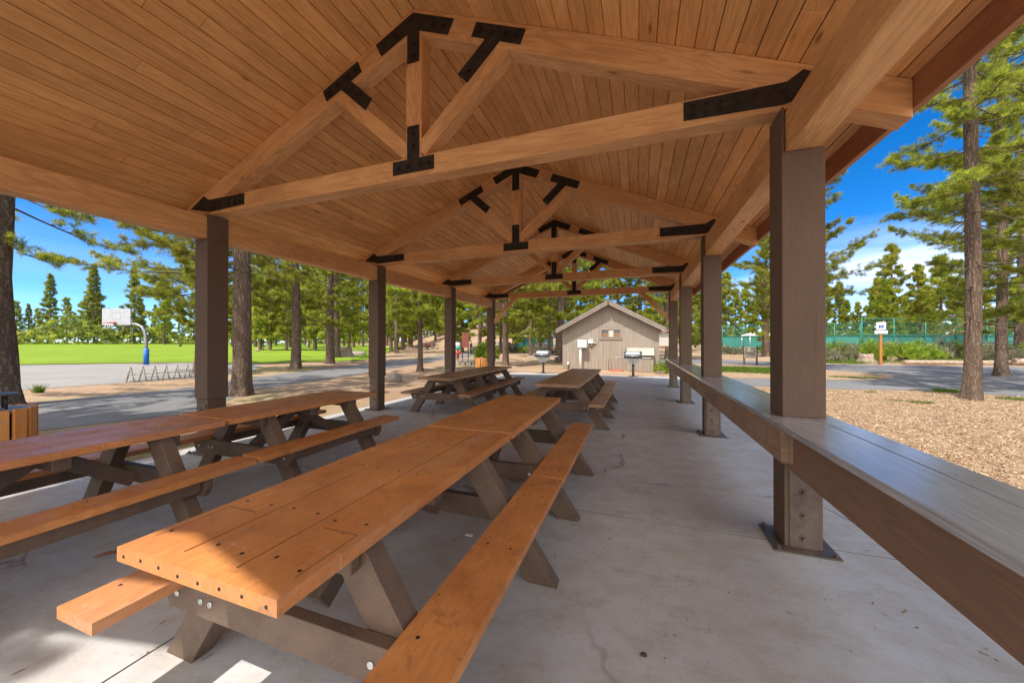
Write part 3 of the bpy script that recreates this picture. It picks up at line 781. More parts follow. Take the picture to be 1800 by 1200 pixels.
V['nearA']=pine(1,20,4.2,4.0,90,46,7,.125,14,.009,dead=16)
V['nearB']=pine(2,12.8,1.7,5.3,96,56,7,.145,14,.011,lowdroop=2)
V['nearC']=pine(3,18,2.6,4.2,100,52,7,.14,14,.0105,dead=10)
V['nearE']=pine(5,22,5.2,2.3,84,40,7,.125,14,.009,dead=34,lowdroop=14)
V['nearG']=pine(16,13.2,3.0,4.5,90,54,7,.145,14,.011,lowdroop=-4)
V['nearD']=pine(4,24,3.8,5.2,80,42,7,.13,14,.009,dead=0,lowdroop=18)
V['midA']=pine(11,17,2.4,3.9,76,36,8,.20,9,.028,dead=8)
V['midB']=pine(12,15,2.0,3.4,74,36,8,.20,9,.028,dead=8)
V['midC']=pine(13,10,2.2,2.3,56,30,8,.20,9,.026,dead=6)
V['farA']=pine(21,20,3.0,3.9,60,11,6,.55,8,.12,mat='needle',limbs=False)
V['farB']=pine(22,18,2.2,3.4,56,11,6,.52,8,.12,limbs=False)
V['farC']=pine(23,22,2.0,3.5,66,11,6,.55,8,.12,mat='needledk',style='spire',limbs=False)
V['farD']=pine(24,17,1.2,3.6,64,11,6,.55,8,.12,mat='needledk',style='spire',limbs=False)
V['jun']=pine(31,9,.5,2.7,66,9,5,.38,8,.07,mat='juniper',style='cone',limbs=False)
V['jun2']=pine(32,7,.3,2.3,56,9,5,.36,8,.07,mat='juniper',style='cone',limbs=False)
TR={}
def tree(var,loc,dia,H,rz,label,group=None,lean=0.,name='pine_tree',zs=None):
    v=V[var]; s=H/v['H']
    t=thing(name,label,'tree',(loc[0],loc[1],gz(loc[0],loc[1])),rz,group)
    key=(var,round(lean,2),dia>.7)
    if key not in TR: TR[key]=trunk_mesh('trunk',v['H'],.25,hash(key)%1000 if False else len(TR)+5,lean,.35 if dia>.7 else .7)
    o=link('trunk',TR[key],t); o.scale=(dia/.5,dia/.5,s)
    if v['limbs'].polygons: o=link('limbs',v['limbs'],t); o.scale=(s,s,s); 
    o=link('crown',v['crown'],t); o.scale=(s,s,s)
    if lean:
        for c in t.children:
            if c.name.split('.')[0] in('crown','limbs'): c.rotation_euler=(0,math.atan(lean),0)
    return t
LEFT='pines between the pavilion and the lawn'
tree('nearD',atD(-9,8.4),.72,25,.6,'thick pine trunk at the left edge of the photo behind the slatted bin')
tree('nearD',at(425,692),.45,21,2.1,'thick barked pine trunk with flared base right of the nearest left column')
tree('nearG',atD(352,17.5),.45,13.5,.4,'pine with sunlit boughs spreading left of the nearest left column')
tree('nearC',at(520,647),.50,18,1.3,'straight pine at the path edge, nearer of the two trunks before the lawn')
tree('nearC',at(581,638),.54,19,3.6,'pine at the lawn edge just left of the grey stump')
tree('midA',at(592,628),.62,19,.3,'pale trunked pine directly behind the grey stump')
tree('midC',at(739,651),.27,9.5,.0,'thin pine sapling between the second and third left columns')
tree('midA',at(697,620.5),.62,17,2.,'dark trunk pine on the lawn edge, left of a close pair of trunks')
tree('midB',at(708,616.5),.75,16,4.,'left trunk of the close pair of pines beyond the path')
tree('midB',at(721,615),.85,18,5.2,'right trunk of the close pair of pines beyond the path')
tree('midA',at(889,641),.40,17,1.,'slim pine on the dirt left of the left hand grill')
tree('midA',at(984,636),.62,20,2.6,'big pine touching the left corner of the shed')
tree('midB',atD(965,44),.45,16,2.6,'slender pine behind the left hand grill')
tree('nearE',at(1709,700),.31,22,1.15,'slim tall pine trunk standing on the bark mulch right of the pavilion')
tree('nearC',atD(1850,11.),.42,17,.9,'pine with dense sunlit boughs entering from the right edge')
tree('nearC',atD(1760,16.),.36,18,3.9,'leafy pine just behind the slim tall mulch bed pine')
tree('midA',at(1757,631),.42,17,2.,'dark leaning pine trunk beyond the car park',lean=-.05)
tree('midA',at(1796,633),.85,24,4.4,'massive red barked pine at the right edge beyond the car park')
tree('nearG',atD(1392,21.5),.5,13.0,2.2,'bushy pine with long needles behind the nearest right column')
tree('midB',at(1346,626),.75,13,.2,'dark trunked pine beside the brown information board')
tree('nearC',(-9.2,-5.6),.5,17,.9,'tall pine behind the camera shading the near left floor')
tree('nearC',(-5.7,-3.5),.35,14,2.9,'slender pine beside the pavilion dappling the near left floor')
tree('nearB',(-11.5,-2.5),.5,13,5.0,'bushy pine left of the pavilion shading the asphalt path')
tree('midB',at(1175,631),.55,19,.2,'pine behind the right corner of the shed')
tree('nearC',(10.8,6.6),.45,17,1.7,'pine out on the mulch right of the pavilion shading the car park edge')
tree('midA',atD(366,24),.4,15,2.4,'pine with full sunlit crown hidden in part by the nearest left column')
n=0
def forest(px0,px1,D0,D1,cnt,kinds,hr,label,group,dia=(.35,.6),sp=.35):
    placed=[]
    for i in range(cnt):
        px=px0+(px1-px0)*(i+.5+random.uniform(-sp,sp))/cnt; D=random.uniform(D0,D1); p=atD(px,D)
        tree(random.choice(kinds),p,random.uniform(*dia),random.uniform(*hr),random.uniform(0,6.28),label,group)
forest(-80,345,120,150,21,['farA','farB','farC','farA'],(12,20),'distant conifer in the row beyond the lawn left of the nearest left column','conifers beyond the lawn, far left')
for px,D,H,k in ((165,118,26,'farC'),(236,116,25,'farC'),(88,120,23,'farC'),(288,112,22,'farA')):
    tree(k,atD(px,D),.7,H,px,{165:'tallest distant conifer left of the basketball backboard',236:'tall distant conifer directly behind the basketball pole',88:'tall pointed distant conifer nearest the left edge',288:'broad round crowned pine at the far edge of the lawn'}[px])
forest(400,800,82,140,34,['farA','farB','farA'],(15,23),'pine in the open wood beyond the lawn between the left columns','pines of the wood beyond the lawn',(.4,.7))
forest(430,700,50,80,8,['farA','farB'],(15,19),'pine standing on the lawn in front of the open wood','pines on the far half of the lawn',(.4,.6))
forest(700,1000,62,98,20,['farA','farB','farB'],(13,20),'pine growing on the rocky hillside left of the shed','pines on the rocky hillside')
forest(780,1190,38,58,15,['midA','midB','farB'],(13,19),'pine standing close behind the shed and the far truss','pines behind the shed')
forest(1190,1480,60,95,15,['farA','farB','farD'],(12,19),'pine beyond the tennis courts between the right columns','pines beyond the tennis courts, left part')
forest(1480,1850,55,95,18,['farA','farB','farD','jun'],(9,17),'conifer beyond the tennis court fence right of the nearest right column','conifers beyond the tennis courts, right part')
tree('farA',atD(1568,60),.5,17.5,1,'tall loose crowned pine rising above the accessible parking sign')
tree('jun',atD(1558,52),.3,10.5,1,'bright green conical conifer behind the accessible parking sign',name='conifer_tree')
tree('jun2',atD(1622,50),.3,8.6,2,'bright green conical conifer right of the accessible parking sign',name='conifer_tree')

def distant_wood():
    C=[];D=[]; rs=random.Random(5)
    for k in range(15000):
        a=rs.uniform(0,6.2832); r=rs.uniform(165,186); x,y=r*math.cos(a),r*math.sin(a)
        if y<-60 and rs.random()<.7: continue
        h=3.5+4.*abs(math.sin(a*23)*math.sin(a*9.1+1))+1.2*math.sin(a*61)
        C.append((x,y,gz(x,y)+rs.uniform(-.5,max(1.5,h)))); D.append((0,0,1))
    return tufts_mesh('distant_wood',C,D,9,1.3,.6,M['needledk'])
tag(link('distant_wood',distant_wood()),'far off wood closing the horizon behind the separate trees','wood',kind='stuff')

# shrubs
def bush_mesh(seed,R0,Hh,n,L,w,blades,mat):
    rs=random.Random(seed);C=[];D=[]
    for i in range(n):
        a=rs.uniform(0,6.28); r=R0*math.sqrt(rs.random()); zt=Hh*(1-.6*(r/R0)**2)*rs.uniform(.75,1.05); z=zt*rs.uniform(.25,1.)
        C.append((r*math.cos(a),r*math.sin(a),z)); D.append((math.cos(a)*r/R0,math.sin(a)*r/R0,.9))
    return tufts_mesh('foliage',C,D,blades,L,w,M[mat],.7)
def stems_mesh(seed,R0,Hh):
    rs=random.Random(seed); mb=MB()
    for i in range(14):
        a=rs.uniform(0,6.28); r=R0*rs.uniform(.2,.8)
        mb.tube([(0,0,-.03),(r*.4*math.cos(a),r*.4*math.sin(a),Hh*.4),(r*math.cos(a),r*math.sin(a),Hh*rs.uniform(.6,.9))],[.02,.014,.006],4,cap=False)
    o=mb.build('stems',M['twig']); me=o.data; bpy.data.objects.remove(o); return me
BV=[(bush_mesh(1,.9,.85,240,.22,.035,7,'sage'),stems_mesh(1,.8,.8)),(bush_mesh(2,.8,.95,230,.22,.035,7,'greenbush'),stems_mesh(2,.7,.8)),(bush_mesh(3,1.1,.75,260,.22,.035,7,'sage'),stems_mesh(3,.9,.7))]
def bush(i,loc,s,label,group=None,sz=None):
    t=thing('shrub',label,'shrub',(loc[0],loc[1],gz(loc[0],loc[1])),random.uniform(0,6.28),group)
    link('foliage',BV[i][0],t); link('stems',BV[i][1],t); t.scale=(s,s,sz or s); return t
for i in range(30):
    px=1440+i*13.5+random.uniform(-5,5); D=random.uniform(28.5,35.5)
    bush(random.choice((0,1,2,1,0)),atD(px,D),random.uniform(.85,1.45),'wild shrub in the thicket between the car park and the tennis fence','shrubs before the tennis fence',random.uniform(1.5,2.25))
for i in range(9):
    px=1262+i*12+random.uniform(-4,4); D=random.uniform(44,54)
    bush(random.choice((0,2,1)),atD(px,D),random.uniform(.9,1.4),'shrub behind the brown information board','shrubs behind the information board')
for i in range(20):
    px=800+i*10+random.uniform(-5,5); D=random.uniform(46,74)
    if 985<px<1165: continue
    bush(random.choice((0,2,2,1)),atD(px,D),random.uniform(.7,1.3),'scrub bush on the slope left of the shed','bushes on the slope left of the shed')
bush(1,at(1172,655),.75,'yellow green shrub at the right corner of the shed')
BV.append((bush_mesh(9,.62,1.15,420,.16,.05,6,'greenbush'),stems_mesh(9,.5,1.)))

# rocks, stumps and logs
def rock_mesh(seed,n=3):
    bm=bmesh.new(); bmesh.ops.create_icosphere(bm,subdivisions=n,radius=1.)
    rs=random.Random(seed); ph=[rs.uniform(0,6.28) for _ in range(9)]
    for v in bm.verts:
        c=v.co; k=1+.16*math.sin(2.3*c.x+ph[0])*math.sin(2.1*c.y+ph[1])+.12*math.sin(4.1*c.y+ph[2]+2*c.z)+.07*math.sin(8*c.x+ph[3])*math.sin(7*c.z+ph[4])
        v.co=c*k
        if v.co.z<-.35: v.co.z=-.35
    me=bpy.data.meshes.new('rock'); bm.to_mesh(me); bm.free(); me.materials.append(M['rock'])
    me.polygons.foreach_set('use_smooth',[True]*len(me.polygons)); return me
RK=[rock_mesh(i) for i in range(4)]
def rock(i,loc,s,label,group=None,name='boulder'):
    o=link(name,RK[i%4]); o.location=(loc[0],loc[1],gz(loc[0],loc[1])+.3*s[2]); o.scale=s; o.rotation_euler=(0,0,random.uniform(0,6))
    return tag(o,label,'rock',group)
rock(0,at(691,669),(.34,.26,.26),'grey brown boulder on the dirt behind the second left column')
rock(1,at(627,624),(1.1,.6,.42),'low grey boulder on the lawn right of the grey stump')
rock(2,at(665,628),(.7,.4,.2),'flat dark rock by the path beyond the second left column')
for i in range(34):
    px=random.uniform(770,985); D=random.uniform(62,100); s=random.uniform(.5,1.5)
    rock(i,atD(px,D),(s,s*.8,s*.6),'rock outcrop on the hillside left of the shed','rocks on the hillside')
def stump(loc,r,h,label):
    mb=MB(); n=16; rs=random.Random(r)
    prof=[(1.75,-.05),(1.35,.12),(1.08,.35),(1.,.7),(.97,1.)]
    for j,(k,z) in enumerate(prof):
        for i in range(n):
            t=2*math.pi*i/n; q=1+(.25*math.sin(3*t+1)+.15*math.sin(5*t))*max(0,(1.3-z))*.5
            mb.v.append((r*k*q*math.cos(t),r*k*q*math.sin(t),h*z*(1+(.12*math.sin(2*t+1) if j==4 else 0))))
    for j in range(4):
        for i in range(n): mb.face((j*n+i,j*n+(i+1)%n,(j+1)*n+(i+1)%n,(j+1)*n+i),None,0,.5,True)
    mb.face(range(4*n,5*n),None,0)
    o=mb.build('tree_stump',noisy('weathered_grey_wood',(.18,.125,.09),(.38,.30,.24),6.,.9,bstr=.7,bdist=.03)); o.location=(loc[0],loc[1],gz(loc[0],loc[1]))
    return tag(o,label,'tree stump')
stump(at(607,627),.62,1.05,'weathered grey tree stump on the lawn edge')
stump(at(1523,636),.42,.62,'pale grey tree stump left of the accessible parking sign')
def log(a,b,r,label):
    a=Vector((a[0],a[1],GZ+r*.9)); b=Vector((b[0],b[1],GZ+r*.9)); mb=MB()
    mb.tube([a.lerp(b,k/8)+Vector((0,0,random.uniform(-.02,.02))) for k in range(9)],[r*random.uniform(.9,1.08) for _ in range(9)],12)
    return tag(mb.build('log',noisy('barkless_log',(.25,.17,.12),(.44,.33,.25),5.,.9,bstr=.6,bdist=.02)),label,'log')
log(at(1587,639.5),at(1780,640.5),.17,'long barrier log along the far edge of the car park')
log(at(1782,641),at(1900,643),.25,'thicker barrier log at the right end of the car park edge')
log(at(1566,634),at(1588,632),.22,'short dark log lying right of the accessible parking sign')

# ------------------------------------------------------------------ shed and what stands by it
SYF=20.2; SX0,SX1=-4.07,1.045; SXM=(SX0+SX1)/2
shed=thing('shed','taupe plywood park shed with gable roof and small window facing the pavilion','shed',(SXM,SYF,GZ))
hw=(SX1-SX0)/2; WH=2.33; AP=3.70; SS=(AP-WH)/hw
mb=MB(); 
g=.203; nx=int(2*hw/g)
for i in range(nx+1):
    x0=-hw+i*g; x1=min(hw,x0+g-.007)
    if x1-x0<.02: continue
    segs=[(0,2.36)]
    if x1>-1.09+.95 and x0<.0+1.05-.02 : pass
    for (z0,z1) in ((0,2.352),(2.362,None)):
        def top(x): return AP-SS*abs(x)-.01
        if z1 is None:
            if top(x0)<z0+.02 and top(x1)<z0+.02: continue
            poly=[(x0,z0),(x1,z0),(x1,max(z0+.001,top(x1))),(x0,max(z0+.001,top(x0)))]
            if x0<0<x1: poly=[(x0,z0),(x1,z0),(x1,top(x1)),(0,top(0)),(x0,top(x0))]
        else: poly=[(x0,z0),(x1,z0),(x1,min(z1,top(x1))),(x0,min(z1,top(x0)))]
        mb.prism(poly,lambda a,b,t:(a,-t,b),.02)
mb.build('front_wall',M['siding'],shed)
mb=MB(); mb.prism([(-hw,0),(hw,0),(hw,WH-.01),(0,AP-.02),(-hw,WH-.01)],lambda a,b,t:(a,.004+t*1.,b),5.2); mb.build('rear_walls',M['siding'],shed)
for s in (-1,1):
    mb=MB(); mb.box((s*(hw-.04),-.032,WH/2-.05),(.09,.022,WH-.1),None,0,2); mb.build('corner_trim',M['siding'],shed)
    sd=Vector((s,0,-SS)).normalized(); up=Vector((s*SS,0,1)).normalized()
    p0=Vector((0,2.55,AP+.05)); p1=p0+sd*(hw+.28)*math.sqrt(1+SS*SS)
    mb=MB(); mb.beam(p0+up*.05,p1+up*.05,5.9,.08,0,tuple(up)); mb.build('roof',M['shingle'],shed)
    q0=Vector((0,-.42,AP+.0)); q1=q0+sd*(hw+.29)*math.sqrt(1+SS*SS)
    mb=MB(); 
    def bargeboard(y,off,h,t): 
        a=q0+up*off; b=q1+up*off
        poly=[(a.x,a.z-h),(b.x,b.z-h),(b.x,b.z),(a.x,a.z)]
        if s<0: poly=poly[::-1]
        mb.prism(poly,lambda x,z,tt:(x,y-tt,z),t)
    bargeboard(-.40,.07,.19,.03); bargeboard(-.432,.085,.075,.02)
    mb.build('bargeboard',M['shedtrim'],shed)
    mb=MB(); mb.beam(Vector((0,-.2,AP-.005)),Vector((0,-.2,AP-.005))+sd*(hw+.27)*math.sqrt(1+SS*SS),.40,.03,0,tuple(up)); mb.build('soffit',M['shedtrim'],shed)
# window
wx=(1072-900)/FPX
wc=.115; wz0,wz1=1.83,2.22; wx0,wx1=wc-.49,wc+.49
mb=MB()
for (c,sz) in (((wc,-.035,wz1+.05),(1.16,.03,.09)),((wc,-.035,wz0-.03),(1.16,.05,.05)),((wx0-.045,-.035,(wz0+wz1)/2),(.08,.03,wz1-wz0)),((wx1+.045,-.035,(wz0+wz1)/2),(.08,.03,wz1-wz0)),((wc-.13,-.03,(wz0+wz1)/2),(.045,.02,wz1-wz0)),((wc+.15,-.03,(wz0+wz1)/2),(.045,.02,wz1-wz0)),((wc,-.04,wz0-.11),(1.22,.04,.06))): mb.box(c,sz)
wf=mb.build('window_frame',M['siding'],shed)
mb=MB(); mb.box((wc,-.024,(wz0+wz1)/2),(.98,.006,wz1-wz0)); mb.build('pane',M['glass'],wf)
bl=noisy('brown_blind',(.20,.11,.07),(.28,.16,.10),9.,.8)
for bx in (-.30,.33): mb=MB(); mb.box((wc+bx,-.0285,wz0+.12),(.30,.002,.22)); mb.build('blind',bl,wf)
mb=MB(); mb.box((wc+.01,-.0285,wz0+.19),(.22,.002,.36)); mb.build('paper_notice',M['signpale'],wf)
def wl(px,py,y=SYF):  # point on the shed front
    r=ray(px,py); t=y/r[1]; return Vector((r[0]*t,y,EYE+r[2]*t))
# electrical cabinet on its post
p0=wl(1017,597); p1=wl(1033,611)
c=(p0+p1)/2
t=thing('electrical_box','pale grey electrical cabinet on a white conduit at the shed wall','electrical box',(c.x,SYF-.30,GZ))
mb=MB(); mb.box((0,0,c.z-GZ),(p1.x-p0.x,.22,p0.z-p1.z)); b=mb.build('cabinet',noisy('pale_grey_cabinet',(.50,.56,.57),(.58,.63,.64),5.,.45),t,bevel=.008)
mb=MB(); mb.box((0,-.115,c.z-GZ),((p1.x-p0.x)*.9,.012,(p0.z-p1.z)*.92)); mb.build('door',noisy('pale_grey_cabinet_door',(.52,.58,.59),(.60,.65,.66),5.,.45),b,bevel=.004)
mb=MB(); mb.tube([(-.10,0,-.05),(-.10,0,p1.z-GZ+.01)],.055,10); mb.build('conduit',M['white'],t)
mb=MB(); mb.box((0,.16,c.z-GZ),(.12,.1,.12)); mb.build('wall_bracket',M['galv'],t)
p0=wl(1035,597); p1=wl(1043,603); c=(p0+p1)/2
t=thing('meter_box','small white meter box beside the electrical cabinet','meter box',(c.x,SYF-.02,c.z))
mb=MB(); mb.box((0,-.075,0),(.27,.14,.21)); mb.build('housing',M['white'],t,bevel=.006)
mb=MB(); mb.tube([(.12,-.05,-.08),(.30,-.05,-.09)],.03,8); mb.tube([(0,-.05,-.1),(0,-.05,-.28)],.035,8); mb.build('pipe',M['galv'],t)
p=wl(999,637); t=thing('outlet_box','tiny white outlet box on a stub pipe at the shed foot','outlet box',(p.x,SYF-.09,GZ))
mb=MB(); mb.box((0,0,.36),(.10,.08,.14)); b=mb.build('cover',M['white'],t,bevel=.006); mb=MB(); mb.tube([(0,0,-.05),(0,0,.31)],.03,8); mb.build('stub_pipe',M['saddle'],t)
for px,lab,h in ((1068,'left of two thin brown stakes leaning on the shed wall',.62),(1073,'right of two thin brown stakes leaning on the shed wall',.70)):
    p=wl(px,640); mb=MB(); mb.prism([(-.035,0),(.035,0),(.045,h*.5),(.03,h),(-.03,h*.96),(-.04,h*.5)],lambda a,b,tt,p=p:(p.x+a,SYF-.10+tt+b*.02,GZ+b),.04)
    tag(mb.build('wooden_stake',M['siding']),lab,'stake')
p=at(1082,651); mb=MB(); mb.prism([(-.36,-.12),(.34,-.12),(.42,.02),(.30,.12),(-.36,.12)],lambda a,b,tt:(p.x+a,SYF-.34+b,GZ+.005+tt),.045)
tag(mb.build('red_mat',M['red'],bevel=.01),'flat red mat on the dirt at the shed foot','mat')
# storage locker
t=thing('storage_locker','taupe plank storage locker with pale sloping lid against the shed','storage locker',(-.02,SYF-.30,GZ))
p0=wl(1103,630,SYF-.55); p1=wl(1149,630,SYF-.55); t.location.x=(p0.x+p1.x)/2; w=p1.x-p0.x
mb=MB(); n=9
for i in range(n): mb.box((-w/2+(i+.5)*w/n,-.24,.42),(w/n-.012,.03,.80),None,0,2)
mb.box((0,-.20,.42),(w-.02,.03,.78)); 
for s in (-1,1): mb.box((s*(w/2-.02),.03,.45),(.03,.46,.86))
mb.build('locker_body',M['siding'],t)
mb=MB(); mb.beam((0,-.36,.86),(0,.26,1.22),w+.06,.035,0,(0,-.4,1)); mb.build('lid',M['binlid'],t,bevel=.005)
# grills
def grill():
    t=thing('charcoal_grill','x','grill')
    mb=MB(); mb.box((0,0,.004),(.42,.42,.008)); mb.tube([(0,0,.0),(0,0,.62)],.055,12); 
    for s in (-1,1): mb.box((s*.1,0,.02),(.02,.2,.04))
    mb.build('post',M['saddle'],t)
    mb=MB()
    fb=[(-.30,.80),(-.25,.66),(.25,.66),(.30,.80)]
    mb.prism(fb,lambda a,b,tt:(a,-.26+tt,b),.50); mb.box((0,0,.635),(.36,.22,.055)); mb.box((0,-.20,.585),(.30,.05,.07))
    b=mb.build('firebox',M['silver'],t,bevel=.008)
    mb=MB()
    for a in (-.07,.0,.17): mb.disc((a,-.262,.735),.022,(0,-1,0),.03,10)
    mb.build('knob',M['black'],b)
    mb=MB(); 
    sec=[(-.29,.805),(.25,.805),(.25,1.05),(.14,1.10),(-.10,1.10),(-.29,.93)]
    mb.prism(sec,lambda a,bb,tt:(-.36+tt,a,bb),.72); l=mb.build('lid',M['lid'],t,bevel=.015,seg=2)
    mb=MB(); mb.tube([(-.26,-.34,.90),(.26,-.34,.90)],.017,8); mb.box((-.24,-.31,.90),(.02,.07,.02)); mb.box((.24,-.31,.90),(.02,.07,.02)); mb.build('handle',M['silver'],l)
    mb=MB(); mb.box((0,-.205,1.02),(.56,.16,.004),Matrix.Rotation(R(42),3,'X')); mb.build('trim',M['silver'],l)
    for s in (-1,1):
        mb=MB(); mb.box((s*.56,-.02,.815),(.38,.40,.025)); mb.box((s*.5,-.02,.79),(.30,.04,.03)); mb.build('side_shelf',M['galv'],t,bevel=.006)
    return t
g1=grill(); g2=copy_tree(g1)
p=at(955,655.5); g1.location=(p.x,p.y,0); g1['label']='pedestal barbecue grill left of the shed at the far pad edge'
p=at(1113,661); g2.location=(p.x,p.y,0); g2.rotation_euler=(0,0,-.05); g2['label']='pedestal barbecue grill in front of the storage locker'
for g in (g1,g2): g['group']='barbecue grills at the end of the pad'

# ------------------------------------------------------------------ litter bins, planter
def slat_bin(name,label,loc,r,h,lid):
    t=thing(name,label,'litter bin',(loc[0],loc[1],GZ))
    mb=MB(); mb.tube([(0,0,.03),(0,0,h-.05)],r-.045,20,smooth=True); mb.build('liner',M['black'],t)
    for k in range(max(12,int(2*math.pi*r/.125))):
        n=max(12,int(2*math.pi*r/.125)); a=2*math.pi*k/n; w=2*math.pi*r/n-.028
        mb=MB(); mb.box((r*math.cos(a),r*math.sin(a),h/2+.02),(.03,w,h),Matrix.Rotation(a,3,'Z'),0,2); mb.disc(((r+.016)*math.cos(a),(r+.016)*math.sin(a),h-.09),.010,(math.cos(a),math.sin(a),0),.003,8,1); mb.build('slat',[M['slat'],M['galv']],t,bevel=.006)
    if lid:
        mb=MB(); mb.tube([(0,0,h-.02),(0,0,h+.012)],r-.02,24,smooth=False); rim=mb.build('top_ring',noisy('blue_grey_plastic_top',(.24,.28,.34),(.32,.36,.42),8.,.4),t)
        mb=MB()
        for a in (.6,2.2,3.8,5.3): mb.tube([((r-.16)*math.cos(a),(r-.16)*math.sin(a),h),((r-.16)*math.cos(a),(r-.16)*math.sin(a),h+.165)],.011,6)
        mb.build('hood_leg',M['black'],t)
        mb=MB(); mb.tube([(0,0,h+.16),(0,0,h+.175),(0,0,h+.185)],[r-.10,r-.105,r-.2],24,smooth=False); mb.build('rain_hood',M['saddle'],t)
    return t
p=atD(-22,3.75); slat_bin('litter_bin','round litter bin of orange wooden slats under a rain hood at left edge',p,.31,.79,True)
p=at(848,657); slat_bin('slatted_planter','small tub of orange wooden slats beside the fourth left column',p,.30,.78,False)
t=thing('planter_shrub','bright green leafy shrub growing above the orange slatted tub','shrub',(p.x-.1,p.y+.75,GZ)); o=link('foliage',BV[3][0],t); o.scale=(.95,.95,.95); o.location=(0,0,.62); o=link('stems',BV[3][1],t); o.scale=(.8,.8,1.5)
p=at(824,640); t=thing('stone_fire_ring','low round grey stone ring on the dirt near the orange slatted tub','fire ring',(p.x,p.y,GZ))
for z in (0,1):
    mb=MB()
    for k in range(11):
        a=2*math.pi*(k+z*.5)/11; mb.box((.62*math.cos(a),.62*math.sin(a),.10+z*.205),(.26,.335,.20),Matrix.Rotation(a+random.uniform(-.04,.04),3,'Z'))
    mb.build('stone_course',M['stone'],t,bevel=.025,seg=2)

# ------------------------------------------------------------------ basketball hoop, bike rack
p=at(258,640); q=at(258,640,0)
t=thing('basketball_hoop','basketball hoop with white backboard and blue padded pole on the court','basketball hoop',(p.x,p.y,GZ))
def hp(px,py):   # local point in the plane of the hoop facing the camera
    u=(px-258)/FPX*24.4; return Vector((CY*u,SY*u,EYE-GZ+(600-py)/FPX*24.4))
mb=MB(); pts=[hp(257,640)+Vector((0,0,-.04)),hp(257,600),hp(256,590),hp(254,579),hp(248,571),hp(240,567.5),hp(229,566)]
mb.tube(pts,[.085]*4+[.075]*3,12); pole=mb.build('pole',M['pole'],t)
mb=MB(); mb.tube([hp(257,640)+Vector((0,0,.02)),hp(257,610)],.145,14); 
for zz in (.3,.65,1.0): mb.tube([(0,0,zz),(0,0,zz+.02)],.152,14)
mb.build('pole_pad',M['pad'],t)
bc=(hp(181,540)+hp(231,569))/2; dirx=Vector((CY,SY,0)); fw=Vector((SY,-CY,0))
rb=Matrix((dirx,-fw,Vector((0,0,1)))).transposed()
mb=MB(); mb.box(bc+fw*.05,(1.95,.05,1.13),rb); bb=mb.build('backboard',noisy('pale_grey_backboard',(.33,.35,.38),(.40,.42,.45),4.,.5,bstr=.02),t,bevel=.01)
mb=MB()
for (c,sz) in (((0,.0,-.12),(.60,.006,.04)),((0,0,.30),(.60,.006,.04)),((-.28,0,.09),(.04,.006,.42)),((.28,0,.09),(.04,.006,.42))): mb.box(bc+fw*.079+dirx*c[0]+Vector((0,0,c[2])),sz,rb)
mb.build('target_square',plain('faint_grey_line',(.40,.42,.45)),bb)
rc=bc+fw*.42+dirx*(-.12)+Vector((0,0,-.42))
mb=MB(); ring=[rc+dirx*.24*math.cos(a)+fw*.24*math.sin(a) for a in [2*math.pi*k/20 for k in range(21)]]
mb.tube(ring,.022,6); mb.box(rc-fw*.27,(.30,.22,.10),rb); mb.beam(rc-fw*.2+dirx*.1,rc-fw*.34+dirx*.1-Vector((0,0,.12)),.03,.05); mb.build('rim',M['red'],bb)
mb=MB()
for k in range(10):
    a=2*math.pi*k/10; a2=a+.5
    mb.tube([rc+dirx*.23*math.cos(a)+fw*.23*math.sin(a),rc+dirx*.17*math.cos(a2)+fw*.17*math.sin(a2)-Vector((0,0,.22)),rc+dirx*.14*math.cos(a)+fw*.14*math.sin(a)-Vector((0,0,.42))],.010,4)
mb.build('net',M['white'],bb)
a=at(222,671); b=at(352,662); d=(b-a).normalized(); L=(b-a).length; mid=(a+b)/2
t=thing('bike_rack','grey steel bike rack of upright loops between court and path','bike rack',(mid.x,mid.y,GZ),math.atan2(d.y,d.x))
mb=MB(); mb.tube([(-L/2,-.0,.06),(L/2,.0,.06)],.022,8); mb.tube([(-L/2,.0,.30),(L/2,.0,.30)],.016,8); mb.build('rail',M['rackgrey'],t)
for i in range(7):
    x=-L/2+.1+i*(L-.2)/6; mb=MB()
    mb.tube([(x-.15,-.16,.02),(x-.05,-.08,.52),(x,-.02,.60),(x+.05,.05,.52),(x+.15,.14,.02)],.016,8)
    mb.tube([(x-.02,.25,.02),(x+.02,.0,.50),(x+.06,-.25,.02)],.013,6); mb.build('loop',M['rackgrey'],t)

